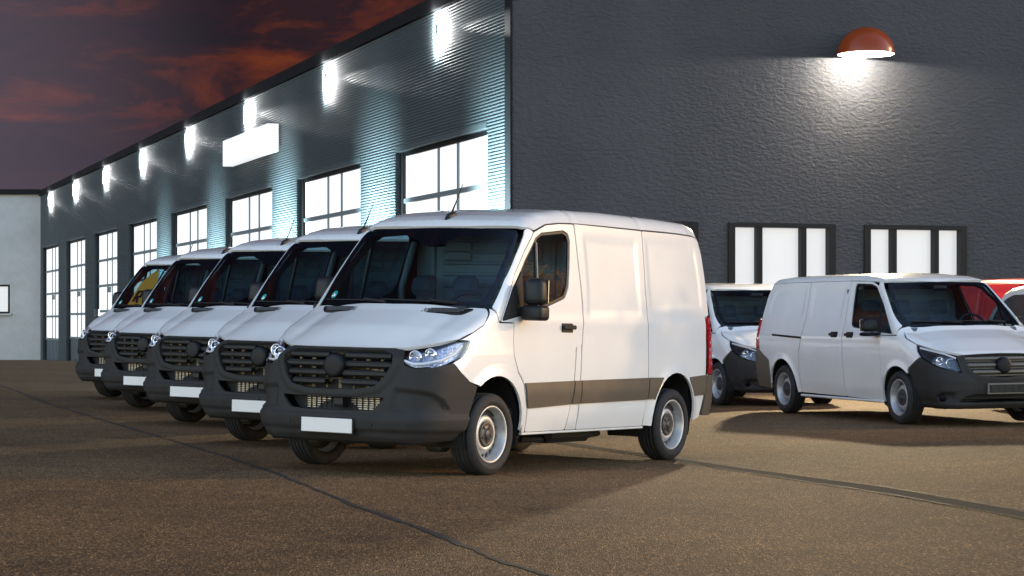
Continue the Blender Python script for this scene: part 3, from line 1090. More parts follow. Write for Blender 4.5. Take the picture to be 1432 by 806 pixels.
    b.box((2.7, 0, .38), (4.3, 1.36, .16), .04)
    b.box((.55, 0, .30), (.8, 1.5, .08), .03)
    b.box((1.0, 0, .30), (.25, 1.5, .10), .04)
    b.box((2.9, -.45, .27), (.8, .35, .14), .05)
    b.tube([(4.25, -.8, .34), (4.25, .8, .34)], .05, 8)
    b.tube([(1.7, .35, .26), (3.3, .4, .25), (4.9, .45, .32)], .035, 8)
    b.tube([(2.2, -.5, .24), (2.9, -.56, .23), (3.6, -.5, .26)], .03, 6)
    b.obj('underbody', MATTE, root)
    for sg in (-1, 1):
        b = MB()
        b.box((.70, sg * .62, .235), (.18, .16, .09), .03)
        b.obj('splash_guard', PLAST, root)
    return root


def build_panel_van(label, group, paint=None, glazed=False, body=None):
    """the lower, longer van"""
    v = body or VIT
    MAT = paint or PAINT
    root = empty('panel_van')
    tag(root, label, 'van', group)
    wind = sym([(.955, 0, 1.232), (.965, -.3, 1.234), (.995, -.6, 1.236), (1.055, -.79, 1.24), (1.25, -.80, 1.385), (1.5, -.765, 1.59), (1.69, -.725, 1.745), (1.725, -.68, 1.778), (1.695, -.4, 1.786), (1.66, 0, 1.79)])
    ws = patch(v, 'windscreen', 'front', [wind], WIND, root, res=.05, rim=0, gap=.004, rnd=.03)
    inn = sym([(.985, 0, 1.275), (1.0, -.3, 1.276), (1.03, -.6, 1.278), (1.07, -.73, 1.285), (1.25, -.74, 1.39), (1.5, -.705, 1.59), (1.66, -.67, 1.715), (1.66, -.60, 1.745), (1.63, -.2, 1.75), (1.62, -.1, 1.70), (1.60, 0, 1.69)])
    patch(v, 'windscreen_border', 'front', [wind, inn], FRIT, ws, res=.05, off=-.004, rim=0, gap=.004, rnd=.03)
    dt = [(1.82, 1.79), (2.0, 1.80), (2.44, 1.812), (2.6, 1.813), (3.8, 1.813), (4.75, 1.81), (5.0, 1.80), (5.08, 1.77)]
    if body:
        dt = dt[:5] + [(4.2, 1.79), (4.5, 1.765), (4.7, 1.70)]
    roofo = sym([(1.665, 0, 1.80), (1.70, -.4, 1.795), (1.735, -.69, 1.785), (1.78, -.715, 1.79)] + [tuple(q) for q in side3(v, dt, -1)] + ([(5.14, -.5, 1.82), (5.15, 0, 1.84)] if not body else [(4.74, -.5, 1.75), (4.76, 0, 1.77)]))
    patch(v, 'roof', 'tube', [roofo], MAT, root, res=.05, rim=.03, rnd=.01,
          disp=lambda p, q: .010 * (1 - smooth(.40, .47, np.abs(p[:, 1]))) * smooth(1.8, 2.1, p[:, 0]))
    hood = sym([(.93, 0, 1.216), (.945, -.3, 1.217), (.975, -.6, 1.22), (1.03, -.80, 1.222), (.96, -.865, 1.15), (.84, -.895, 1.075), (.66, -.865, 1.005), (.38, -.74, .935), (.19, -.58, .888), (.14, -.50, .872), (.125, -.25, .885), (.12, 0, .89)])
    hd = patch(v, 'bonnet', 'gno', [hood], MAT, root, res=.028, rim=.03, rnd=.02,
               disp=lambda p, q: .014 * (1 - smooth(.35, .62, np.abs(p[:, 1]))) * smooth(.15, .5, p[:, 0]) - .012 * np.exp(-((np.abs(p[:, 1]) - .70) / .06) ** 2) * smooth(.2, .5, p[:, 0]))
    wiper(v, 'wiper', root, [(.05, 1.245), (.30, 1.265), (.70, 1.27)])
    wiper(v, 'wiper', root, [(-.60, 1.245), (-.35, 1.265), (.10, 1.275)])
    bump = sym([(.115, 0, .880), (.125, -.25, .876), (.14, -.50, .865), (.155, -.60, .862), (.07, -.565, .655), (.22, -.80, .722), (.51, -.885, .842), (.63, -.915, .76), (.755, -.935, .685), (.68, -.92, .60), (.63, -.90, .46), (.60, -.88, .30), (.35, -.80, .225), (.12, -.5, .225), (.09, 0, .225)])
    gr = sym([(.10, 0, .865), (.11, -.25, .862), (.125, -.50, .848), (.10, -.50, .80), (.06, -.44, .68), (.03, -.38, .625), (.02, 0, .590)])
    it = sym([(.03, 0, .390), (.03, -.40, .390), (.05, -.52, .37), (.08, -.60, .30), (.05, -.4, .292), (.03, 0, .290)])
    par = Par('nose', v)
    fogs = [par.inv(mir([(.10, -.62, .42), (.2, -.80, .42), (.26, -.84, .36), (.2, -.80, .29), (.1, -.64, .29)], sg)) for sg in (-1, 1)]
    grp = par.inv(np.asarray(gr))

    def bdisp(p, q):
        d = .02 * (1 - smooth(.27, .30, p[:, 2]))
        for fq in fogs:
            d = d - .035 * (1 - smooth(-.04, .004, polysd(fq, q[:, 0], q[:, 1], 0)))
        dg = polysd(grp, q[:, 0], q[:, 1], 0)
        return d + .012 * (1 - smooth(.03, .06, np.abs(dg)))
    bp = patch(v, 'bumper', 'nose', [bump, gr, it], PLAST, root, res=.019, rim=.03, rnd=.015, disp=bdisp)
    for sg in (-1, 1):
        p = on_front(v, sg * .745, .355)
        b = MB()
        b.lathe([(.001, -.012), (.035, -.008), (.05, 0), (.055, .03)], 18, 'x', (p[0] + .035, sg * .745, .355))
        b.obj('fog_light', FRIT, bp)
    back = sym([(.10, 0, .87), (.12, -.52, .855), (.06, -.50, .70), (.03, -.38, .61), (.02, 0, .58)])
    grl = patch(v, 'grille', 'front', [back], MATTE, root, res=.06, off=-.10, rim=-.09, gap=0, rnd=.02)
    GM = MATS.get('grille_mesh') or mat('grille_mesh', (.11, .10, .085), .45, metal=.3)
    b = MB()
    for r_ in range(9):
        for k in range(46):
            y = -.50 + (k + .5 * (r_ % 2)) * 1.0 / 46
            z = .62 + r_ * .029
            if abs(y) > .36 + .14 * smooth(.62, .80, np.array(z)):
                continue
            x = .02 + .33 * max(0, z - .62) + .13 * y * y + .035
            b.box((x, y, z), (.012, .016, .018), 0)
    mo = b.obj('honeycomb', GM, grl)
    mo['kind'] = 'stuff'
    for z, hw in ((.825, .50), (.745, .475), (.662, .42)):
        front_bar(v, 'grille_slat', z, .036, .05, -hw, hw, .006, MATS.get('slat_grey') or mat('slat_grey', (.13, .125, .115), .35, metal=.3), grl, tilt=.01)
    b = MB()
    p = on_front(v, 0, .74)
    b.lathe([(.001, -.036), (.07, -.035), (.088, -.031), (.098, -.020), (.10, 0), (.10, .05)], 32, 'x', (p[0], 0, .74))
    b.obj('badge', MATS['badge_black'], grl)
    bk = sym([(.03, 0, .40), (.05, -.54, .38), (.08, -.62, .29), (.03, 0, .28)])
    ig = patch(v, 'lower_intake', 'front', [bk], MATTE, root, res=.07, off=-.09, rim=-.07, gap=0, rnd=.02)
    front_bar(v, 'intake_slat', .345, .02, .04, -.56, .56, .012, BLACK, ig)
    b = MB()
    p = on_front(v, 0, .46)
    b.box((p[0] - .012, 0, .458), (.03, .53, .135), .006)
    pl = b.obj('number_plate_holder', MATS.get('slat_grey'), root)
    b = MB()
    b.box((p[0] - .028, 0, .458), (.008, .49, .10), .003)
    for k in range(5):
        b.box((p[0] - .033, -.2 + k * .1, .458), (.006, .05, .07), .002)
    b.obj('number_plate_insert', BLACK, pl)
    hl = [(.165, -.605, .862), (.36, -.735, .928), (.645, -.862, .995), (.59, -.88, .92), (.51, -.885, .852), (.22, -.805, .732), (.075, -.575, .665)]
    for sg in (-1, 1):
        head_lamp(v, hl, sg, root, True, [(.66, .77, .050, .05), (.77, .80, .042, .04)], [(.60, .83, .02), (.70, .88, .02), (.80, .925, .02), (.85, .955, .02)])
    AF = arcpts(1.01, .33, .395, 130, -8, 12)
    fender = [(1.03, 1.225), (.955, 1.15), (.84, 1.072), (.662, 1.004), (.645, .995), (.592, .922), (.512, .85), (.63, .768), (.756, .697)] + AF + [(1.40, .27), (1.425, .27), (1.425, .67), (1.425, 1.105), (1.01, 1.105)]
    pillar = [(1.06, 1.235), (1.045, 1.222), (1.02, 1.112), (1.10, 1.112), (1.28, 1.30), (1.52, 1.52), (1.80, 1.735), (1.80, 1.785), (1.74, 1.785), (1.70, 1.75), (1.5, 1.59), (1.26, 1.39)]
    door = [(1.425, 1.108), (1.43, .67), (1.43, .27), (2.46, .29), (2.475, .59), (2.475, .89), (2.465, 1.23), (2.53, 1.55), (2.60, 1.81), (2.44, 1.808), (2.0, 1.797), (1.815, 1.745), (1.525, 1.525), (1.285, 1.30), (1.105, 1.112)]
    dlo = [(1.13, 1.125), (1.30, 1.29), (1.53, 1.50), (1.84, 1.725), (2.0, 1.762), (2.42, 1.775), (2.45, 1.74), (2.29, 1.24), (2.22, 1.205), (1.6, 1.155)]
    mainp = [(1.62, 1.555), (1.85, 1.705), (2.0, 1.74), (2.40, 1.752), (2.42, 1.73), (2.275, 1.26), (2.21, 1.225), (1.56, 1.17)]
    quart = [(1.57, 1.52), (1.32, 1.29), (1.17, 1.14), (1.51, 1.165)]
    slid = [(2.475, .29), (2.49, .59), (2.49, .89), (2.48, 1.23), (2.545, 1.55), (2.612, 1.812), (3.80, 1.812), (3.72, 1.55), (3.67, 1.29), (3.70, 1.06), (3.79, .85), (3.80, .5), (3.80, .30)]
    AR = arcpts(4.33, .33, .425, 178, 0, 14)
    rear = [(3.815, 1.812), (3.735, 1.55), (3.685, 1.29), (3.715, 1.06), (3.805, .85), (3.815, .5), (3.815, .30), (3.90, .30)] + AR + [(4.765, .335), (4.79, .72), (5.12, .86), (5.15, .88), (5.17, 1.27), (5.16, 1.60), (5.09, 1.77), (5.0, 1.80)]
    if body:
        rear = rear[:-6] + [(5.12, .86), (5.10, 1.10), (5.02, 1.30), (4.92, 1.50), (4.72, 1.69), (4.5, 1.76), (4.2, 1.79)]
    pan1 = [(2.70, 1.75), (3.68, 1.75), (3.60, 1.5), (3.55, 1.32), (2.62, 1.29), (2.66, 1.5)]
    pan2 = [(3.90, 1.755), (4.72, 1.755), (4.90, 1.70), (4.98, 1.50), (4.92, 1.36), (3.80, 1.33), (3.83, 1.5)]
    if body:
        pan2 = [(3.90, 1.745), (4.4, 1.735), (4.62, 1.67), (4.82, 1.48), (4.90, 1.28), (3.80, 1.25), (3.83, 1.5)]
    rb = [(4.775, -.95, .33), (4.80, -.95, .735), (5.13, -.93, .855), (5.30, -.70, .84), (5.36, 0, .82), (5.36, 0, .36), (5.30, -.60, .36), (5.12, -.89, .345)]
    for sg in (-1, 1):
        s3 = lambda P: side3(v, P, sg)
        patch(v, 'front_fender', 'tube', [s3(fender)], MAT, root, res=.032, rnd=.012, disp=arch_flare(1.01, .33, .40, .014, .07))
        patch(v, 'window_pillar', 'tube', [s3(pillar)], MAT, root, res=.04, rnd=.008)
        dr = patch(v, 'front_door', 'tube', [s3(door), s3(dlo)], MAT, root, res=.036, rnd=.03, disp=addf(crease(1.07, .008, .04), crease(.42, .006, .06)))
        patch(v, 'window_seal', 'tube', [s3(dlo), s3(mainp), s3(quart)], BLACK, dr, res=.06, off=-.008, rim=.01, gap=.001, rnd=.02)
        patch(v, 'window_glass', 'tube', [s3(mainp)], SIDEG, dr, res=.07, off=-.013, rim=0, gap=-.006, rnd=.02)
        patch(v, 'window_glass', 'tube', [s3(quart)], SIDEG, dr, res=.07, off=-.013, rim=0, gap=-.006, rnd=.02)
        hp = side3(v, [(2.27, 1.09), (2.72, 1.10)], sg)
        for k, (x, par_) in enumerate(((2.27, dr), (2.72, None))):
            b = MB()
            b.box((x, hp[k][1] + sg * .002, 1.10), (.19, .02, .085), .009)
            b.box((x + .005, hp[k][1] + sg * .03, 1.107), (.20, .022, .036), .009)
            if par_ is None:
                sd_ = patch(v, 'sliding_door', 'tube', [s3(slid)], MAT, root, res=.036, rnd=.02, disp=addf(side_panel_disp(v, pan1, -.008, .035), crease(1.07, .008, .04), crease(.42, .006, .06)))
                par_ = sd_
            b.obj('door_handle', BLACK, par_)
        mirror_part(dr, sg, .94, 1.46, .99, 1.20, 1.10, 1.32, small=.05)
        rp = patch(v, 'rear_panel', 'tube', [s3(rear)], MAT, root, res=.036, rnd=.012, disp=addf(side_panel_disp(v, pan2, -.008, .035), crease(1.07, .007, .04), arch_flare(4.33, .33, .43, .016, .07)))
        pr = side3(v, [(3.72, 1.055), (4.64, 1.085)], sg)
        b = MB()
        b.tube([tuple(pr[0] + [0, sg * .006, 0]), tuple(pr[1] + [0, sg * .006, 0])], .016, 6)
        b.obj('door_rail', BLACK, rp)
        if glazed:
            for pn in (pan1, pan2):
                patch(v, 'rear_side_window', 'tube', [s3(pn)], MATS.get('privacy_glass') or mat('privacy_glass', (.045, .05, .05), .03, coat=1.0), rp, res=.06, off=.004, rim=.012, gap=.02, rnd=.08)
        patch(v, 'tail_light', 'tail', [mir([(5.12, -.93, .875), (5.27, -.80, .88), (5.22, -.75, 1.33), (5.14, -.88, 1.29)], sg)], REDLENS, root, res=.04, off=.006, rim=.02, gap=.002, rnd=.015)
        patch(v, 'rear_bumper', 'tail', [mir(rb, sg)], CLAD, root, res=.045, off=.014, rim=.03, gap=0, rnd=.02)
        b = MB()
        b.box((2.65, sg * .875, .262), (2.4, .07, .035), .012)
        b.obj('sill', MAT, root)
        lin = [(.75, .98), (1.0, 1.15), (1.12, 1.22), (1.30, 1.38), (1.78, 1.73), (2.4, 1.80), *([(5.0, 1.79), (5.15, 1.6)] if not body else [(4.3, 1.76), (4.85, 1.45)]), (5.18 if not body else 5.05, .85), (4.80, .40)] + arcpts(4.33, .33, .44, 0, 180, 12) + [(1.45, .29)] + arcpts(1.01, .33, .41, -5, 140, 10)
        hole = [(1.17, 1.14), (1.31, 1.28), (1.54, 1.485), (1.85, 1.70), (2.0, 1.735), (2.40, 1.75), (2.42, 1.73), (2.275, 1.26), (2.2, 1.225), (1.6, 1.175)]
        patch(v, 'side_lining', 'tube', [s3(lin), s3(hole)], MATTE, root, res=.08, off=-.035, rim=0, gap=0, rnd=.02)
        for cx, rr in ((1.01, .42), (4.33, .44)):
            b = MB()
            b.lathe([(rr, .46), (rr, .90)], 24, 'y', (cx, 0, .33), True, (R(-15), R(195)))
            for i in range(len(b.v)):
                b.v[i] = (b.v[i][0], sg * b.v[i][1], b.v[i][2])
            b.lathe([(.001, sg * .46), (rr, sg * .46)], 24, 'y', (cx, 0, .33), True, (R(-15), R(195)))
            b.obj('wheel_arch_liner', MATTE, root)
        wheel(root, .90 + .09, sg * .945, sg, .335, .222, .215)
        wheel(root, 4.33, sg * .945, sg, .335, .222, .215)
    for sg in (-1, 1):
        patch(v, 'rear_door', 'tail', [mir([(5.36, -.01, .83)] + ([(5.2, -.01, 1.81), (5.14, -.5, 1.80), (5.13, -.68, 1.74)] if not body else [(4.85, -.01, 1.70), (4.82, -.5, 1.68), (4.85, -.62, 1.60)]) + [ (5.20, -.74, 1.36), (5.28, -.78, .86)], sg)], MAT, root, res=.07, rnd=.03)
    b = MB()
    b.box((2.9, 0, .42), (4.2, 1.68, .06))
    b.obj('floor_pan', MATTE, root)
    b = MB()
    b.box((1.20, 0, .95), (.44, 1.62, .46), .09)
    b.box((1.12, 0, 1.15), (.34, 1.56, .10), .045)
    b.box((1.15, -.36, 1.20), (.22, .40, .08), .03)
    b.box((1.05, .12, 1.205), (.10, .30, .006), .0)
    b.obj('dashboard', DASHM, root)
    b = MB()
    b.box((1.08, .16, 1.212), (.13, .26, .004))
    b.obj('paper_sheet', WHITEP, root)
    steering_wheel(root, (1.42, -.38, 1.20), 30, .19)
    seat(root, 1.92, -.40, .50, .66)
    seat(root, 1.92, .38, .88, .66, 2)
    b = MB()
    b.box((2.62, 0, 1.05), (.03, 1.60, 1.30))
    for k in range(5):
        b.box((2.60, 0, 1.2 + k * .11), (.03, 1.0, .035), .01)
    b.obj('bulkhead', BULK, root)
    patch(v, 'roof_lining', 'tube', [sym([(1.74, 0, 1.80), (1.80, -.69, 1.765)] + [tuple(q) for q in side3(v, [(2.46, 1.80), (4.3 if body else 5.0, 1.77 if body else 1.79)], -1)] + [(4.5 if body else 5.1, 0, 1.85)])], MATTE, root, res=.10, off=-.05, rim=0, gap=0, rnd=.02)
    b = MB()
    b.box((1.60, 0, 1.70), (.06, .22, .07), .025)
    b.obj('rear_view_mirror', BLACK, root)
    b = MB()
    b.box((2.8, 0, .31), (4.2, 1.3, .16), .04)
    b.box((.6, 0, .25), (.8, 1.4, .08), .03)
    b.tube([(4.33, -.8, .33), (4.33, .8, .33)], .045, 8)
    b.tube([(2.0, -.3, .2), (3.3, -.4, .2), (5.0, -.45, .26)], .035, 8)
    b.obj('underbody', MATTE, root)
    return root


def place(o, X, Y, az, z=0.0, pitch=0.0, roll=0.0, sz=1.0):
    """az: bearing of the van's tail, clockwise from +Y"""
    ex = Vector((math.sin(az), math.cos(az), pitch)).normalized()
    ey = Vector((-math.cos(az), math.sin(az), roll))
    ey = (ey - ex * ey.dot(ex)).normalized()
    ez = ex.cross(ey)
    M = Matrix((ex, ey, ez)).transposed().to_4x4()
    M = Matrix.Translation((X, Y, z)) @ M @ Matrix.Diagonal((1, 1, sz, 1))
    o.matrix_world = M

# ------------------------------------------------------------------ ground


def sstep(a, b, x):
    t = np.clip((x - a) / (b - a), 0, 1)
    return t * t * (3 - 2 * t)


def ground_z(X, Y):
    """the lot falls gently to a gully on the right and away towards the far building"""
    X = np.asarray(X, float)
    Y = np.asarray(Y, float)
    Xc = np.where(X < -9, -9 + np.tanh((X + 9) / 4) * 4, X)
    A = -.0234 * (np.minimum(Xc, 2.5) + 1.5483) - .0038 * (Y - 17.7314)
    t = sstep(1.7, 3.6, X)
    g = A + (-.03 - A) * t * (1 - sstep(45, 60, Y))
    g = g - .0107 * np.maximum(Y - 46, 0)
    return np.where(Y > 140, np.maximum(g, -1.6), g)


def gz(x, y):
    return float(ground_z(x, y))


def build_ground():
    xs = np.concatenate([[-1500, -400, -120, -60], np.arange(-40, -9, 2.0), np.arange(-9, 8, .35), np.arange(8, 30, 2.0), [40, 80, 200, 600, 1500]])
    ys = np.concatenate([[-600, -100, -20], np.arange(0, 46, .8), np.arange(46, 130, 3.0), [140, 200, 500, 1500]])
    X, Y = np.meshgrid(xs, ys)
    Z = ground_z(X, np.clip(Y, 0, 130))
    V = np.stack([X.ravel(), Y.ravel(), Z.ravel()], 1)
    n = len(xs)
    F_ = [(j * n + i, j * n + i + 1, (j + 1) * n + i + 1, (j + 1) * n + i) for j in range(len(ys) - 1) for i in range(n - 1)]
    mb = MB()
    mb.add(V, F_, True)
    m = bpy.data.materials.new('asphalt')
    m.use_nodes = True
    t = m.node_tree
    p = t.nodes['Principled BSDF']
    c = nd(t, 'ShaderNodeTexCoord')
    big = nd(t, 'ShaderNodeTexNoise', i_Scale=0.22, i_Detail=6.0, i_Roughness=0.62)
    mid = nd(t, 'ShaderNodeTexNoise', i_Scale=2.2, i_Detail=5.0, i_Roughness=0.6)
    fine = nd(t, 'ShaderNodeTexNoise', i_Scale=80.0, i_Detail=3.0, i_Roughness=0.75)
    stone = nd(t, 'ShaderNodeTexVoronoi', i_Scale=115.0)
    stretch = nd(t, 'ShaderNodeMapping')
    stretch.inputs['Scale'].default_value = (1, .30, 1)
    t.links.new(c.outputs['Object'], stretch.inputs['Vector'])
    for q in (big, mid):
        t.links.new(c.outputs['Object'], q.inputs['Vector'])
    for q in (fine, stone):
        t.links.new(stretch.outputs[0], q.inputs['Vector'])
    base = ramp(t, big.outputs[0], [(0.30, (0.126, 0.075, 0.036)), (0.52, (0.168, 0.101, 0.048)), (0.74, (0.210, 0.128, 0.062))])
    b2 = mixc(t, 0.55, base.outputs[0], ramp(t, mid.outputs[0], [(0.3, (0.70, 0.70, 0.70)), (0.7, (1.18, 1.18, 1.18))]).outputs[0], 'MULTIPLY')
    sc = ramp(t, stone.outputs['Color'], [(0.0, (0.22, 0.21, 0.20)), (0.5, (0.80, 0.80, 0.80)), (0.78, (1.45, 1.42, 1.36)), (1.0, (3.8, 3.6, 3.2))])
    b3 = mixc(t, 0.85, b2, sc.outputs[0], 'MULTIPLY')
    b4 = mixc(t, 0.7, b3, ramp(t, fine.outputs[0], [(0.34, (0.40, 0.40, 0.42)), (0.66, (1.5, 1.48, 1.42))]).outputs[0], 'MULTIPLY')
    oil = nd(t, 'ShaderNodeTexNoise', i_Scale=0.55, i_Detail=5.0, i_Roughness=0.55, i_Distortion=0.8)
    t.links.new(c.outputs['Object'], oil.inputs['Vector'])
    b4 = mixc(t, 0.8, b4, ramp(t, oil.outputs[0], [(0.58, (1, 1, 1)), (0.66, (0.72, 0.72, 0.74)), (0.72, (0.55, 0.55, 0.58))]).outputs[0], 'MULTIPLY')
    t.links.new(b4, p.inputs['Base Color'])
    p.inputs['Roughness'].default_value = 0.78
    p.inputs['Specular IOR Level'].default_value = 0.2
    bm_ = nd(t, 'ShaderNodeBump', i_Strength=0.7, i_Distance=0.010)
    hh = mth(t, 'ADD', stone.outputs['Distance'], mth(t, 'MULTIPLY', fine.outputs[0], 0.9))
    t.links.new(hh, bm_.inputs['Height'])
    t.links.new(bm_.outputs[0], p.inputs['Normal'])
    o = mb.obj('ground', m)
    tag(o, kind='structure')
    return o


def strip(name, pts, wd, m, lift=.004, jag=0.0, sub=6):
    P = [np.array(p, float) for p in pts]
    Q = []
    for i in range(len(P) - 1):
        for k in range(sub):
            Q.append(P[i] + (P[i + 1] - P[i]) * k / sub)
    Q.append(P[-1])
    V = []
    for i, q in enumerate(Q):
        d = Q[min(i + 1, len(Q) - 1)] - Q[max(i - 1, 0)]
        d /= np.linalg.norm(d)
        n = np.array([-d[1], d[0]])
        for s_ in (-1, 1):
            a = q + n * s_ * (wd / 2) * (1 + rng.uniform(-jag, jag)) + n * rng.uniform(-jag, jag) * wd * .4
            V.append((a[0], a[1], gz(*a) + lift))
    mb = MB()
    mb.add(V, [(2 * i, 2 * i + 1, 2 * i + 3, 2 * i + 2) for i in range(len(Q) - 1)], True)
    o = mb.obj(name, m)
    return tag(o, kind='structure')


def surf_mat(name, c0, c1, scale, rough, bump):
    m = mat(name, c0, rough)
    t = m.node_tree
    p = t.nodes['Principled BSDF']
    c = nd(t, 'ShaderNodeTexCoord')
    n = nd(t, 'ShaderNodeTexNoise', i_Scale=scale, i_Detail=6.0, i_Roughness=0.7)
    t.links.new(c.outputs['Object'], n.inputs['Vector'])
    t.links.new(ramp(t, n.outputs[0], [(0.3, c0), (0.7, c1)]).outputs[0], p.inputs['Base Color'])
    b = nd(t, 'ShaderNodeBump', i_Strength=bump, i_Distance=0.006)
    t.links.new(n.outputs[0], b.inputs['Height'])
    t.links.new(b.outputs[0], p.inputs['Normal'])
    return m


build_ground()
TAR = surf_mat('tar_seam', (0.016, 0.015, 0.014), (0.045, 0.040, 0.034), 30, .7, .6)
CONC = surf_mat('gully_concrete', (0.056, 0.043, 0.030), (0.094, 0.071, 0.048), 22, .95, .9)
CONC.node_tree.nodes['Principled BSDF'].inputs['Specular IOR Level'].default_value = .08
seamL = [(-13.5, 52), (-9.27, 38.84), (-6.54, 30.51), (-4.97, 26.16), (-3.51, 22.16), (-2.56, 19.53), (-1.90, 17.56), (-1.12, 14.85), (-.43, 12.76), (-.07, 11.43), (.19, 10.79), (1.4, 7.0)]
strip('asphalt_seam', seamL, .042, TAR, .004, .55, 10)
seamR = [(-1.2, 28.0), (.31, 24.09), (.92, 22.54), (1.62, 20.8), (2.21, 19.04), (2.83, 16.88), (3.42, 14.34), (4.6, 9.0)]
strip('drainage_gully', seamR, .20, CONC, .004, .06, 10)
strip('asphalt_seam', [(a[0] - .115, a[1] - .04) for a in seamR], .022, TAR, .008, .6, 10)
strip('asphalt_seam', [(a[0] + .115, a[1] + .04) for a in seamR], .02, TAR, .008, .6, 10)

# ------------------------------------------------------------------ the hall: ribbed long wall on the left, stucco front on the right
C0 = np.array([0.0, 40.0])                      # outer corner of the hall
DL = np.array([-.343, 1.0]) / math.hypot(.343, 1)   # along the ribbed wall, away from the corner
NL = np.array([-DL[1], DL[0]])                  # out of the ribbed wall
DR = np.array([DL[1], -DL[0]])                  # along the stucco wall
NR = np.array([DR[1], -DR[0]])                  # out of the stucco wall
KS = math.hypot(.343, 1)                        # 's' below is measured in depth, as laid out
TOP, BASE = 7.72, -1.0
BAYS = [(1.37 + 8.98 * k, 7.50 + 8.98 * k) for k in range(8)]


def lp(s, n=0.0, z=0.0):
    p = C0 + DL * s * KS + NL * n
    return (p[0], p[1], z)


def rp(r, n=0.0, z=0.0):
    p = C0 + DR * r + NR * n
    return (p[0], p[1], z)


def slab(mb, P, a0, a1, n0, n1, z0, z1):
    """box in wall coordinates"""
    v = [P(a, n, z) for a in (a0, a1) for n in (n0, n1) for z in (z0, z1)]
    mb.add(v, [(0, 1, 3, 2), (4, 6, 7, 5), (0, 4, 5, 1), (2, 3, 7, 6), (0, 2, 6, 4), (1, 5, 7, 3)])
    return mb


RIBBED = mat('ribbed_sheet_metal', (0.06, 0.07, 0.076), 0.5, metal=0.1, spec=0.16)
_t = RIBBED.node_tree
_c = nd(_t, 'ShaderNodeTexCoord')
_n = nd(_t, 'ShaderNodeTexNoise', i_Scale=1.3, i_Detail=7.0, i_Roughness=0.65)
_t.links.new(_c.outputs['Object'], _n.inputs['Vector'])
_t.links.new(ramp(_t, _n.outputs[0], [(0.3, (0.046, 0.062, 0.068)), (0.7, (0.060, 0.078, 0.086))]).outputs[0], _t.nodes['Principled BSDF'].inputs['Base Color'])
_t.links.new(mth(_t, 'ADD', mth(_t, 'MULTIPLY', _n.outputs[0], .15), .42), _t.nodes['Principled BSDF'].inputs['Roughness'])
STUC = mat('dark_stucco', (0.046, 0.050, 0.055), 0.82, spec=0.25)
_t = STUC.node_tree
_p = _t.nodes['Principled BSDF']
_c = nd(_t, 'ShaderNodeTexCoord')
_m = nd(_t, 'ShaderNodeMapping')
_m.inputs['Scale'].default_value = (1, 1, 2.1)
_t.links.new(_c.outputs['Object'], _m.inputs['Vector'])
_a = nd(_t, 'ShaderNodeTexNoise', i_Scale=9.0, i_Detail=3.0, i_Roughness=0.45, i_Distortion=0.4)
_b = nd(_t, 'ShaderNodeTexNoise', i_Scale=0.5, i_Detail=4.0)
_t.links.new(_m.outputs[0], _a.inputs['Vector'])
_t.links.new(_c.outputs['Object'], _b.inputs['Vector'])
_t.links.new(ramp(_t, _b.outputs[0], [(0.3, (0.046, 0.048, 0.052)), (0.7, (0.057, 0.0595, 0.064))]).outputs[0], _p.inputs['Base Color'])
_bb = nd(_t, 'ShaderNodeBump', i_Strength=1.0, i_Distance=0.034)
_t.links.new(_a.outputs[0], _bb.inputs['Height'])
_t.links.new(_bb.outputs[0], _p.inputs['Normal'])
FRAME = mat('window_frame_black', (0.006, 0.006, 0.007), 0.45, spec=0.2)
GATEF = mat('gate_frame_grey', (0.17, 0.205, 0.22), 0.42, metal=0.3)
PANEL = mat('gate_panel', (0.055, 0.075, 0.090), 0.5, noise=(2, .85, 4))
LIT = mat('lit_window_pane', (0.6, 0.6, 0.6), 0.25, emit=(0.95, 0.975, 1.0), estr=.86)
LIT2 = mat('lit_frosted_pane', (0.3, 0.3, 0.3), 0.2, emit=(0.90, 0.92, 0.95), estr=0.60)
SIGNW = mat('lit_sign_white', (0.5, 0.5, 0.5), 0.4, emit=(0.95, 0.975, 1.0), estr=.865)
COPING = mat('coping_metal', (0.008, 0.009, 0.010), 0.6, spec=0.12)
GREYW = surf_mat('grey_render', (0.40, 0.40, 0.385), (0.49, 0.49, 0.475), 1.2, .8, .3)

hall = empty('hall_building', (0, 40, 0))
tag(hall, 'long dark hall with a ribbed metal side of tall lit gates and a stucco front', 'building')


def hpart(mb, name, m, parent=hall, recalc=True):
    o = mb.obj(name, m, None, recalc)
    o.parent = parent
    o.matrix_parent_inverse = Matrix.Translation((0, -40, 0)) if parent is hall else Matrix.Identity(4)
    return o


# ribbed skin: real corrugation, left out where the gates are
GTOP = 4.98
PITCH = 0.064
prof = []
nz = int((TOP - BASE) / PITCH)
for k in range(nz + 1):
    z = BASE + k * PITCH
    for f, d in ((0, .0), (.16, .004), (.34, .021), (.56, .023), (.74, .008), (.86, .001)):
        prof.append((z + f * PITCH, d))
zi = [i for i, q in enumerate(prof) if q[0] >= GTOP][0]
cols = [0.0] + [e for b in BAYS for e in b] + [71.3]
mb = MB()
V = [lp(s, d, z) for s in cols for z, d in prof]
n = len(prof)
Fc = []
for c_ in range(len(cols) - 1):
    gate = c_ % 2 == 1
    for i in range(n - 1):
        if gate and i < zi:
            continue
        Fc.append((c_ * n + i, (c_ + 1) * n + i, (c_ + 1) * n + i + 1, c_ * n + i + 1))
mb.add(V, Fc, True)
hpart(mb, 'ribbed_wall', RIBBED)
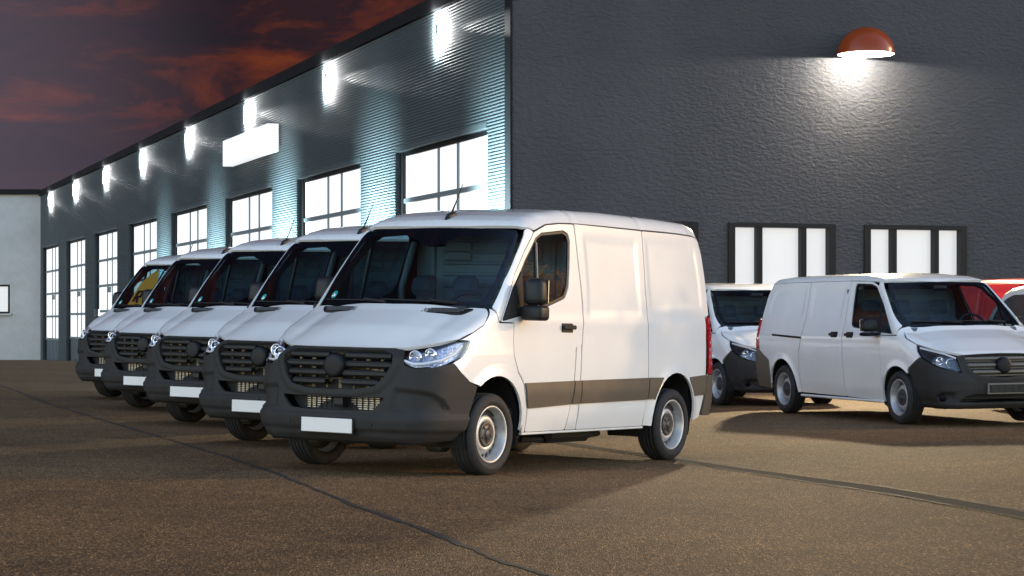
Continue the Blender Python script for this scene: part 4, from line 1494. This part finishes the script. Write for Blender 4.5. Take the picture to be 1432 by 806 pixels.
# jambs with the same ribs, lintels
mb = MB()
for a, b in BAYS:
    for e, sg in ((a, 1), (b, -1)):
        V = []
        for z, d in prof[:zi + 1]:
            V += [lp(e, d, z), lp(e + sg * d * .9, -.20, z)]
        mb.add(V, [(2 * i, 2 * i + 1, 2 * i + 3, 2 * i + 2) for i in range(zi)], True)
    slab(mb, lp, a, b, -.20, .026, prof[zi][0] - .004, prof[zi][0] + .10)
hpart(mb, 'gate_reveal', RIBBED)
mb = MB()
slab(mb, lp, -.02, 71.3, -.30, .09, TOP - .02, TOP + .26)
slab(mb, rp, -.05, 26, -.30, .06, 8.6, 8.86)
hpart(mb, 'coping', COPING)
mb = MB()
v = [rp(.05, -.05, TOP - .05), rp(26, -.05, TOP - .05), tuple(np.array(rp(26, -.05, TOP - .05)) + np.array([*(DL * 70), 0])), lp(70, -.05, TOP - .05)]
mb.add(v, [(0, 1, 2, 3)])
hpart(mb, 'roof', COPING)
# stucco front, built round its windows
WIN = [(1.47 + 2.94 * k, 3.77 + 2.94 * k) for k in range(3)]
WT, WB = 3.16, 1.05
TOPR = 8.6
mb = MB()
slab(mb, rp, 0, 26, -.25, 0, WT, TOPR)
slab(mb, rp, 0, 26, -.25, 0, BASE, WB)
e0 = 0.0
for a, b in WIN + [(26, 26)]:
    slab(mb, rp, e0, a, -.25, 0, WB, WT)
    e0 = b
hpart(mb, 'stucco_wall', STUC)
mb = MB()
slab(mb, rp, -.045, .0, -.30, .03, BASE, 8.6)
hpart(mb, 'corner_trim', COPING)

# gates in the ribbed wall
PX = [0, .365, .585, 1.0]
for k, (a, b) in enumerate(BAYS):
    g = empty('lit_gate', lp(a))
    W1 = ['first', 'second', 'third', 'fourth', 'fifth', 'sixth', 'seventh', 'eighth'][k]
    tag(g, f'tall lit gate of white panes in the ribbed wall, {W1} from the stucco corner', 'gate', 'lit gates in the ribbed wall')

    def gp(mb, name, m):
        o = mb.obj(name, m)
        o.parent = g
        o.matrix_parent_inverse = Matrix.Translation(g.location).inverted()
        return o
    d = (b - a)
    zb = gz(*lp((a + b) / 2, .3)[:2]) - .03
    T_, Bp = GTOP - .10, zb + 1.08
    H = (T_ - Bp) / 4
    fr = MB()
    slab(fr, lp, a + .001, a + .10, -.20, -.12, zb, T_ + .1)
    slab(fr, lp, b - .22, b - .001, -.20, -.10, zb, T_ + .1)
    slab(fr, lp, a + .10, b - .22, -.20, -.12, T_, T_ + .095)
    gp(fr, 'frame', FRAME)
    x0, x1 = a + .10, b - .22
    cs = [x0 + (x1 - x0) * q for q in PX]
    for q in cs[1:3]:
        mm = MB()
        slab(mm, lp, q - .034, q + .034, -.19, -.125, zb, T_)
        gp(mm, 'mullion', GATEF)
    for r_ in range(4):
        mm = MB()
        z = Bp + H * r_
        slab(mm, lp, x0, x1, -.185, -.115, z - .052, z + .052)
        gp(mm, 'rail', GATEF)
    for r_ in range(4):
        for c_ in range(3):
            mm = MB()
            slab(mm, lp, cs[c_] + (.035 if c_ else .001), cs[c_ + 1] - (.035 if c_ < 2 else .001), -.178, -.165, Bp + H * r_ + .053, Bp + H * (r_ + 1) - (.053 if r_ < 3 else .001))
            gp(mm, 'pane', LIT)
    for c_ in range(3):
        mm = MB()
        slab(mm, lp, cs[c_] + (.035 if c_ else .001), cs[c_ + 1] - (.035 if c_ < 2 else .001), -.18, -.16, zb, Bp - .053)
        gp(mm, 'panel', PANEL)
    if k > 4:
        mm = MB()
        slab(mm, lp, (cs[1] + cs[2]) / 2 - .2, (cs[1] + cs[2]) / 2 + .5, -.185, -.11, Bp + H * 2 - .30, Bp + H * 2 - .07)
        gp(mm, 'vent_flap', GATEF)

# windows in the stucco front
PW = [0, .265, .735, 1.0]
WL = ['nearest the hall corner', 'second from the hall corner', 'third from the hall corner under the red lamp', 'fourth from the hall corner']
for k, (a, b) in enumerate(WIN):
    if k > 3:
        WL.append(f'number {k + 1} from the hall corner')
    g = empty('facade_window', rp(a, 0, WB))
    tag(g, 'three-pane lit window in a black frame, ' + WL[k], 'window', 'windows in the stucco front')

    def gp(mb, name, m):
        o = mb.obj(name, m)
        o.parent = g
        o.matrix_parent_inverse = Matrix.Translation(g.location).inverted()
        return o
    fr = MB()
    slab(fr, rp, a - .004, a + .14, -.16, .035, WB, WT)
    slab(fr, rp, b - .14, b + .004, -.16, .035, WB, WT)
    slab(fr, rp, a + .14, b - .14, -.16, .033, WT - .085, WT + .004)
    slab(fr, rp, a - .05, b + .05, -.16, .07, WB - .06, WB + .0)
    gp(fr, 'frame', FRAME)
    x0, x1 = a + .14, b - .14
    cs = [x0 + (x1 - x0) * q for q in PW]
    for q in cs[1:3]:
        mm = MB()
        slab(mm, rp, q - .06, q + .06, -.155, .0, WB, WT - .086)
        gp(mm, 'mullion', FRAME)
    for c_ in range(3):
        mm = MB()
        slab(mm, rp, cs[c_] + (.061 if c_ else .001), cs[c_ + 1] - (.061 if c_ < 2 else .001), -.15, -.13, WB + .001, WT - .087)
        gp(mm, 'pane', LIT2)

# blank lit sign box
sg_ = empty('sign_box', lp(25.96, 0, 5.85))
tag(sg_, 'blank white lit sign box high on the ribbed wall', 'sign')
mb = MB()
slab(mb, lp, 18.2, 24.0, .10, .40, 5.85, 6.60)
o = mb.obj('light_panel', SIGNW, None)
o.parent = sg_
o.matrix_parent_inverse = Matrix.Translation(sg_.location).inverted()
mb = MB()
for z in (5.95, 6.5):
    slab(mb, lp, 18.7, 18.9, 0.0, .099, z - .04, z + .04)
    slab(mb, lp, 23.3, 23.5, 0.0, .099, z - .04, z + .04)
o = mb.obj('bracket', FRAME, None)
o.parent = sg_
o.matrix_parent_inverse = Matrix.Translation(sg_.location).inverted()
for z0 in np.arange(5.87, 6.58, .075):
    mb = MB()
    slab(mb, lp, 18.16, 18.199, .10, .40, z0, z0 + .045)
    o = mb.obj('side_louver', SIGNW, None)
    o.parent = sg_
    o.matrix_parent_inverse = Matrix.Translation(sg_.location).inverted()


# ---- lamps
def spot(name, loc, d, watts, ang, blend, col, rad=.03, parent=None):
    l = bpy.data.lights.new(name, 'SPOT')
    l.energy = watts
    l.spot_size = R(ang)
    l.spot_blend = blend
    l.color = col
    l.shadow_soft_size = rad
    o = bpy.data.objects.new(name, l)
    COL.objects.link(o)
    o.location = loc
    o.rotation_euler = Vector(d).to_track_quat('-Z', 'Y').to_euler()
    if parent:
        o.parent = parent
        o.matrix_parent_inverse = parent.matrix_world.inverted()
    return o


FIX = mat('fixture_metal', (0.06, 0.065, 0.07), 0.35, metal=0.6)
BULB = mat('glowing_bulb', (1, 1, 1), 0.3, emit=(1.0, 1.0, 1.0), estr=12.0)
vL = lambda a, n, z: np.array([*(DL * a + NL * n), z])
for k, (a, b) in enumerate(BAYS):
    s_ = (4.5 + 9.0 * k)
    zc = 7.30
    f = empty('wall_washer', lp(s_, .17, zc))
    W1 = ['first', 'second', 'third', 'fourth', 'fifth', 'sixth', 'seventh', 'eighth'][k]
    tag(f, f'small white up and down wall light under the roof edge, {W1} from the stucco corner', 'wall light', 'wall lights on the ribbed wall')
    bpy.context.view_layer.update()
    mb = MB()
    slab(mb, lp, s_ - .03, s_ + .03, .015, .05, zc - .12, zc + .12)
    slab(mb, lp, s_ - .01, s_ + .01, .0615, .09, zc - .02, zc + .02)
    slab(mb, lp, s_ - .02, s_ + .02, .050, .062, zc - .34, zc + .22)
    o = mb.obj('lamp_body', FIX); o.parent = f; o.matrix_parent_inverse = f.matrix_world.inverted()
    mb = MB()
    slab(mb, lp, s_ - .018, s_ + .018, .0625, .075, zc - .32, zc + .20)
    o = mb.obj('light_tube', BULB); o.parent = f; o.matrix_parent_inverse = f.matrix_world.inverted()
    l = bpy.data.lights.new('lamp_light', 'AREA')
    l.shape = 'RECTANGLE'
    l.size, l.size_y = .02, .85
    l.energy = WASH
    o = bpy.data.objects.new('lamp_light', l)
    COL.objects.link(o)
    o.location = lp(s_, .17, zc - .10)
    zx = Vector((NL[0], NL[1], 0)); yx = Vector((0, 0, 1)); xx = yx.cross(zx)
    o.rotation_euler = Matrix((xx, yx, zx)).transposed().to_euler()
    o.parent = f; o.matrix_parent_inverse = f.matrix_world.inverted()
    spot('lamp_light', lp(s_ - .10, .16, zc - .02), vL(-1, -.026, -.098), WASH_S * (1.0, .9, .7, .35, .2, .15, .12, .1)[k], 7.5, .9, (1, 1, 1), .02, f)

# cool floods on the piers between the gates, hidden from here behind the van roofs
for k in range(5):
    s_ = .62 if k == 0 else (BAYS[k - 1][1] + BAYS[k][0]) / 2
    zc = 1.55
    zg = gz(*lp(s_, 2.4)[:2])
    f = empty('flood_light', lp(s_, 2.4, zg))
    W1 = ['beside the stucco corner', 'between the first and second gate', 'between the second and third gate', 'between the third and fourth gate', 'between the fourth and fifth gate', 'between the fifth and sixth gate', 'between the sixth and seventh gate'][k]
    tag(f, 'flood light facing the ribbed pier ' + W1, 'flood light', 'flood lights facing the ribbed wall')
    bpy.context.view_layer.update()
    mb = MB()
    mb.tube([lp(s_, 2.4, zg), lp(s_, 2.4, zc - .14)], .04, 10)
    slab(mb, lp, s_ - .12, s_ + .12, 2.28, 2.52, zg - .01, zg + .02)
    o = mb.obj('post', FIX); o.parent = f; o.matrix_parent_inverse = f.matrix_world.inverted()
    mb = MB()
    slab(mb, lp, s_ - .16, s_ + .16, 2.32, 2.44, zc - .14, zc + .12)
    o = mb.obj('lamp_body', FIX); o.parent = f; o.matrix_parent_inverse = f.matrix_world.inverted()
    mb = MB()
    slab(mb, lp, s_ - .14, s_ + .14, 2.305, 2.319, zc - .12, zc + .10)
    o = mb.obj('lamp_lens', BULB); o.parent = f; o.matrix_parent_inverse = f.matrix_world.inverted()
    pw = FLOOD * (1.0, .9, 1.0, .45, .3, .2, .15)[k]
    spot('lamp_light', lp(s_, 2.28, zc), vL(0, -1, .62), pw, 80, 1.0, (.72, .94, 1.0), .12, f)

# red dome lamp on the stucco front
LR, LZ, LOFF, RAD_ = 7.06, 6.44, .62, .555
lampc = rp(LR, LOFF, LZ)
dome = empty('dome_lamp', lampc)
tag(dome, 'red dome lamp with a white inside, lit above the stucco windows', 'wall lamp')
bpy.context.view_layer.update()
SHADE = mat('red_enamel', (0.21, 0.036, 0.006), 0.26, coat=0.1, spec=0.25)
INNER = mat('white_enamel', (0.85, 0.80, 0.70), 0.4)


def dpart(mb, name, m, par_=None):
    o = mb.obj(name, m, None)
    o.parent = par_ or dome
    o.matrix_parent_inverse = dome.matrix_world.inverted()
    return o


mb = MB()
pr = [(RAD_ * math.cos(R(t)), RAD_ * .96 * math.sin(R(t))) for t in np.linspace(0, 89.5, 18)]
mb.lathe(pr + [(.001, RAD_ * .96)], 48, 'z', lampc)
sh = dpart(mb, 'lamp_shade', SHADE)
mb = MB()
r2 = RAD_ - .014
pr = [(RAD_, -.001), (r2, -.001)] + [(r2 * math.cos(R(t)), r2 * .955 * math.sin(R(t))) for t in np.linspace(1, 89.5, 16)] + [(.001, r2 * .955)]
mb.lathe(pr, 48, 'z', lampc)
so_ = dpart(mb, 'shade_lining', INNER)
mb = MB()
mb.lathe([(.001, -.085), (.05, -.07), (.075, -.03), (.08, .02), (.06, .07), (.03, .10), (.03, .14)], 20, 'z', (lampc[0], lampc[1], LZ + .13))
dpart(mb, 'bulb', mat('dome_bulb', (1, .95, .85), .3, emit=(1.0, .93, .80), estr=14.0))
mb = MB()
q0, q1 = rp(LR, .0, LZ + .42), rp(LR, .16, LZ + .42)
mb.tube([q0, q1], .05, 10)
mb.tube([rp(LR, -.005, LZ + .42), rp(LR, .03, LZ + .42)], .10, 16)
dpart(mb, 'lamp_arm', SHADE)
pl_ = bpy.data.lights.new('lamp_light', 'POINT')
pl_.energy = DOME
pl_.color = (1.0, .955, .90)
pl_.shadow_soft_size = .05
po = bpy.data.objects.new('lamp_light', pl_)
COL.objects.link(po)
po.location = (lampc[0], lampc[1], LZ + .055)
po.parent = dome
po.matrix_parent_inverse = dome.matrix_world.inverted()
# extra warm spot added in the dome to brighten the lot on the right
bx = np.array([*(NR * 1.0), 0]) + np.array([*(DR * -.40), 0])
spot('lamp_light', (lampc[0], lampc[1], LZ + .02), (bx[0], bx[1], -.40), LOT_FILL, 84, .85, (1.0, .79, .47), .30, dome)

# ------------------------------------------------------------------ far grey building on the left
far = empty('grey_building', (-30, 111.3, 0))
tag(far, 'plain pale grey rendered building closing the far end of the lot', 'building')
bpy.context.view_layer.update()


def fpart(mb, name, m, par_=None):
    o = mb.obj(name, m, None)
    o.parent = par_ or far
    o.matrix_parent_inverse = Matrix.Identity(4) if par_ else far.matrix_world.inverted()
    return o


mb = MB()
FX = lp(71.3)[0]
wx0, wx1, wz0, wz1 = -27.6, -26.05, 1.62, 3.12
for x0, x1, z0, z1 in ((-80, wx0, -1.2, 7.80), (wx1, FX - .01, -1.2, 7.80), (wx0, wx1, -1.2, wz0), (wx0, wx1, wz1, 7.80)):
    mb.box(((x0 + x1) / 2, 111.45, (z0 + z1) / 2), (x1 - x0, .3, z1 - z0))
mb.box(((-80 + FX) / 2, 117, 3.2), (FX + 80 - .1, 10.8, 8.9))
fpart(mb, 'rendered_wall', GREYW)
mb = MB()
mb.box(((-80 + FX) / 2 - .02, 116.5, 7.93), (FX + 80, 10.9, .25))
fpart(mb, 'coping', COPING)
mb = MB()
for x in (wx0 + .05, (wx0 + wx1) / 2, wx1 - .05):
    mb.box((x, 111.36, (wz0 + wz1) / 2), (.10, .12, wz1 - wz0))
for z in (wz0 + .05, wz1 - .05):
    mb.box(((wx0 + wx1) / 2, 111.355, z), (wx1 - wx0, .10, .10))
wf = fpart(mb, 'window', FRAME)
mb = MB()
mb.box(((wx0 + wx1) / 2, 111.42, (wz0 + wz1) / 2), (wx1 - wx0 - .2, .02, wz1 - wz0 - .2))
fpart(mb, 'pane', LIT2, wf)
mb = MB()
mb.box(((wx0 + wx1) / 2, 111.22, wz0 - .05), (wx1 - wx0 + .2, .22, .08))
fpart(mb, 'sill', GREYW, wf)

# ------------------------------------------------------------------ vehicles
GV = 'white cargo vans parked in a slanted row'
AZV, PV, RV = .561, -.0157, .0178
cv = build_cargo_van('white cargo van at the front of the row, nearest the camera', GV)
spots = [((-1.525, 17.7314), 0.0, None), ((-2.56, 21.24), .013, 'white cargo van directly behind the front van of the row'),
         ((-3.78, 25.03), .028, 'white cargo van in the middle of the row of five'),
         ((-5.04, 28.97), .044, 'white cargo van fourth in the row, next to the one with the orange stand-in banner'),
         ((-6.18, 32.83), .057, 'last white cargo van of the row, orange stand-in for a flag mirrored in its windscreen')]
last = None
for k, (xy, g0, lab) in enumerate(spots):
    o = cv if k == 0 else copy_tree(cv)
    if lab:
        o['label'] = lab
    place(o, xy[0], xy[1], AZV, g0, PV, RV)
    last = o
# banner added in the last cab in place of a flag's windscreen reflection
ban = empty('banner')
tag(ban, 'orange feather banner with dark letters standing in for a flag mirrored in the windscreen of the last van', 'banner')
BM = mat('orange_cloth', (0.95, 0.30, 0.02), 0.8, emit=None)
mb = MB()
n_ = 10
V = []
for i in range(n_ + 1):
    f = i / n_
    wd = .17 * math.sin(min(1, (1 - f) * 2.2) * math.pi / 2) + .01
    yb, zb_ = .47 - .02 * f, 1.47 + .58 * f
    for s_ in (-1, 1):
        q = on_front(SPR, yb + s_ * wd, zb_)
        V.append((q[0] + .07 + .01 * math.sin(f * 7 + s_), yb + s_ * wd, zb_))
mb.add(V, [(2 * i, 2 * i + 1, 2 * i + 3, 2 * i + 2) for i in range(n_)], True)
m2 = MB()
m2.v, m2.f, m2.sm = list(mb.v), list(mb.f), list(mb.sm)
bo = mb.obj('cloth', BM, ban)
mb = MB()
mb.tube([(on_front(SPR, .27, z)[0] + .09, .285 + .12 * max(0, z - 1.75), z) for z in (1.44, 1.7, 2.05)], .012, 6)
mb.obj('banner_pole', BLACK, ban)
mb = MB()
for y, z, w_, h_ in ((.555, 1.60, .035, .20), (.50, 1.685, .13, .032), (.50, 1.60, .13, .032), (.448, 1.642, .034, .10)):
    mb.box((on_front(SPR, y, z)[0] + .055, y, z), (.006, w_, h_), 0, Matrix.Rotation(R(38), 3, 'Y'))
mb.box((on_front(SPR, .475, 1.545)[0] + .055, .475, 1.545), (.006, .034, .12), 0, Matrix.Rotation(R(38), 3, 'Y') @ Matrix.Rotation(R(-32), 3, 'X'))
lo = mb.obj('letter', MATS['badge_black'], bo)
place(ban, *spots[4][0], AZV, spots[4][1], PV, RV)

GP = 'long low vans parked on the right'
pv = build_panel_van('long white panel van on the right with a round black badge in its grille', GP)
place(pv, 6.0335, 26.1806, -.3151, -.017, .002, -.0105)
o = copy_tree(pv)
o['label'] = 'white panel van standing behind the long one, partly hidden by the front cargo van'
place(o, 4.34, 32.4, -.300, -.036, .0, .0)


def repaint(root, src, dst):
    for c in [root] + list(root.children_recursive):
        if c.type == 'MESH' and c.data.materials and c.data.materials[0] is src:
            c.material_slots[0].link = 'OBJECT'
            c.material_slots[0].material = dst


o = copy_tree(pv)
o['label'] = 'red van whose roof shows at the edge of the picture behind the silver one'
repaint(o, PAINT, RED)
place(o, 9.95, 33.3, -.315, -.03, 0, 0, 1.05)
MPV = Van([(0.12, .20), (0.03, .28), (0.0, .45), (0.0, .56), (.035, .70), (.09, .86), (.17, .915), (.55, 1.06), (.86, 1.16), (.94, 1.215),
           (1.69, 1.80), (1.75, 1.835), (1.95, 1.872), (2.4, 1.90), (3.4, 1.90), (4.2, 1.885), (4.55, 1.84), (4.82, 1.73), (5.02, 1.52), (5.16, 1.25), (5.26, 1.0), (5.30, .8), (5.30, .5), (5.25, .33), (4.6, .28), (1.3, .26), (.5, .2)], .04,
          VIT.wz, VIT.ww, **{**VIT.o, 'tail': .12})
o = build_panel_van('silver people carrier with dark rear side windows beside the long white van', GP, SILVER, True, MPV)
o.name = 'people_carrier'
place(o, 9.33, 26.95, -.315, -.02, 0, 0, .965)

# ------------------------------------------------------------------ autumn tree to the right of the lot, mirrored in the van window
tr = empty('autumn_tree', (13.2, 24.6, 0))
tr.scale = (1.16, 1.16, 1.16)
tag(tr, 'small golden autumn tree right of the lot, seen mirrored in the van window', 'tree')
LEAF = mat('golden_leaf', (0.72, 0.36, 0.04), 0.6)
_t = LEAF.node_tree
_p = _t.nodes['Principled BSDF']
_tl = nd(_t, 'ShaderNodeBsdfTranslucent')
_tl.inputs[0].default_value = (0.80, 0.42, 0.05, 1)
_mx = nd(_t, 'ShaderNodeMixShader')
_mx.inputs[0].default_value = .55
_t.links.new(_p.outputs[0], _mx.inputs[1])
_t.links.new(_tl.outputs[0], _mx.inputs[2])
_t.links.new(_mx.outputs[0], _t.nodes['Material Output'].inputs[0])
BARK = mat('bark', (0.09, 0.065, 0.045), 0.9, noise=(9, .6, 5))
mb = MB()
mb.tube([(0, 0, -.1), (.05, .02, 1.0), (-.04, .05, 2.2), (.06, 0, 3.2)], [.13, .10, .07, .03], 8)
for k in range(9):
    a = k * 2.4
    z = 1.1 + .22 * k
    mb.tube([(0, .02, z), (.5 * math.cos(a), .5 * math.sin(a), z + .4), (.95 * math.cos(a), .95 * math.sin(a), z + .65)], [.045, .03, .012], 6)
mb.obj('trunk', BARK, tr)
mb = MB()
N = 9000
cl_ = rng.normal(size=(60, 3))
cl_ /= np.linalg.norm(cl_, axis=1, keepdims=True)
cl_ = cl_ * (rng.uniform(.3, 1, (60, 1)) ** .5) * np.array([1.25, 1.25, 1.35]) + np.array([0, 0, 2.3])
ci = rng.integers(0, 60, N)
ps = cl_[ci] + rng.normal(size=(N, 3)) * .17
for p in ps:
    u = rng.normal(size=3); u /= np.linalg.norm(u)
    w = rng.normal(size=3); w = np.cross(u, w); w /= np.linalg.norm(w)
    a, b = .055, .035
    mb.v += [tuple(p - u * a), tuple(p + w * b), tuple(p + u * a), tuple(p - w * b)]
    i = len(mb.v) - 4
    mb.f.append((i, i + 1, i + 2, i + 3))
    mb.sm.append(False)
mb.obj('crown', LEAF, tr, False)
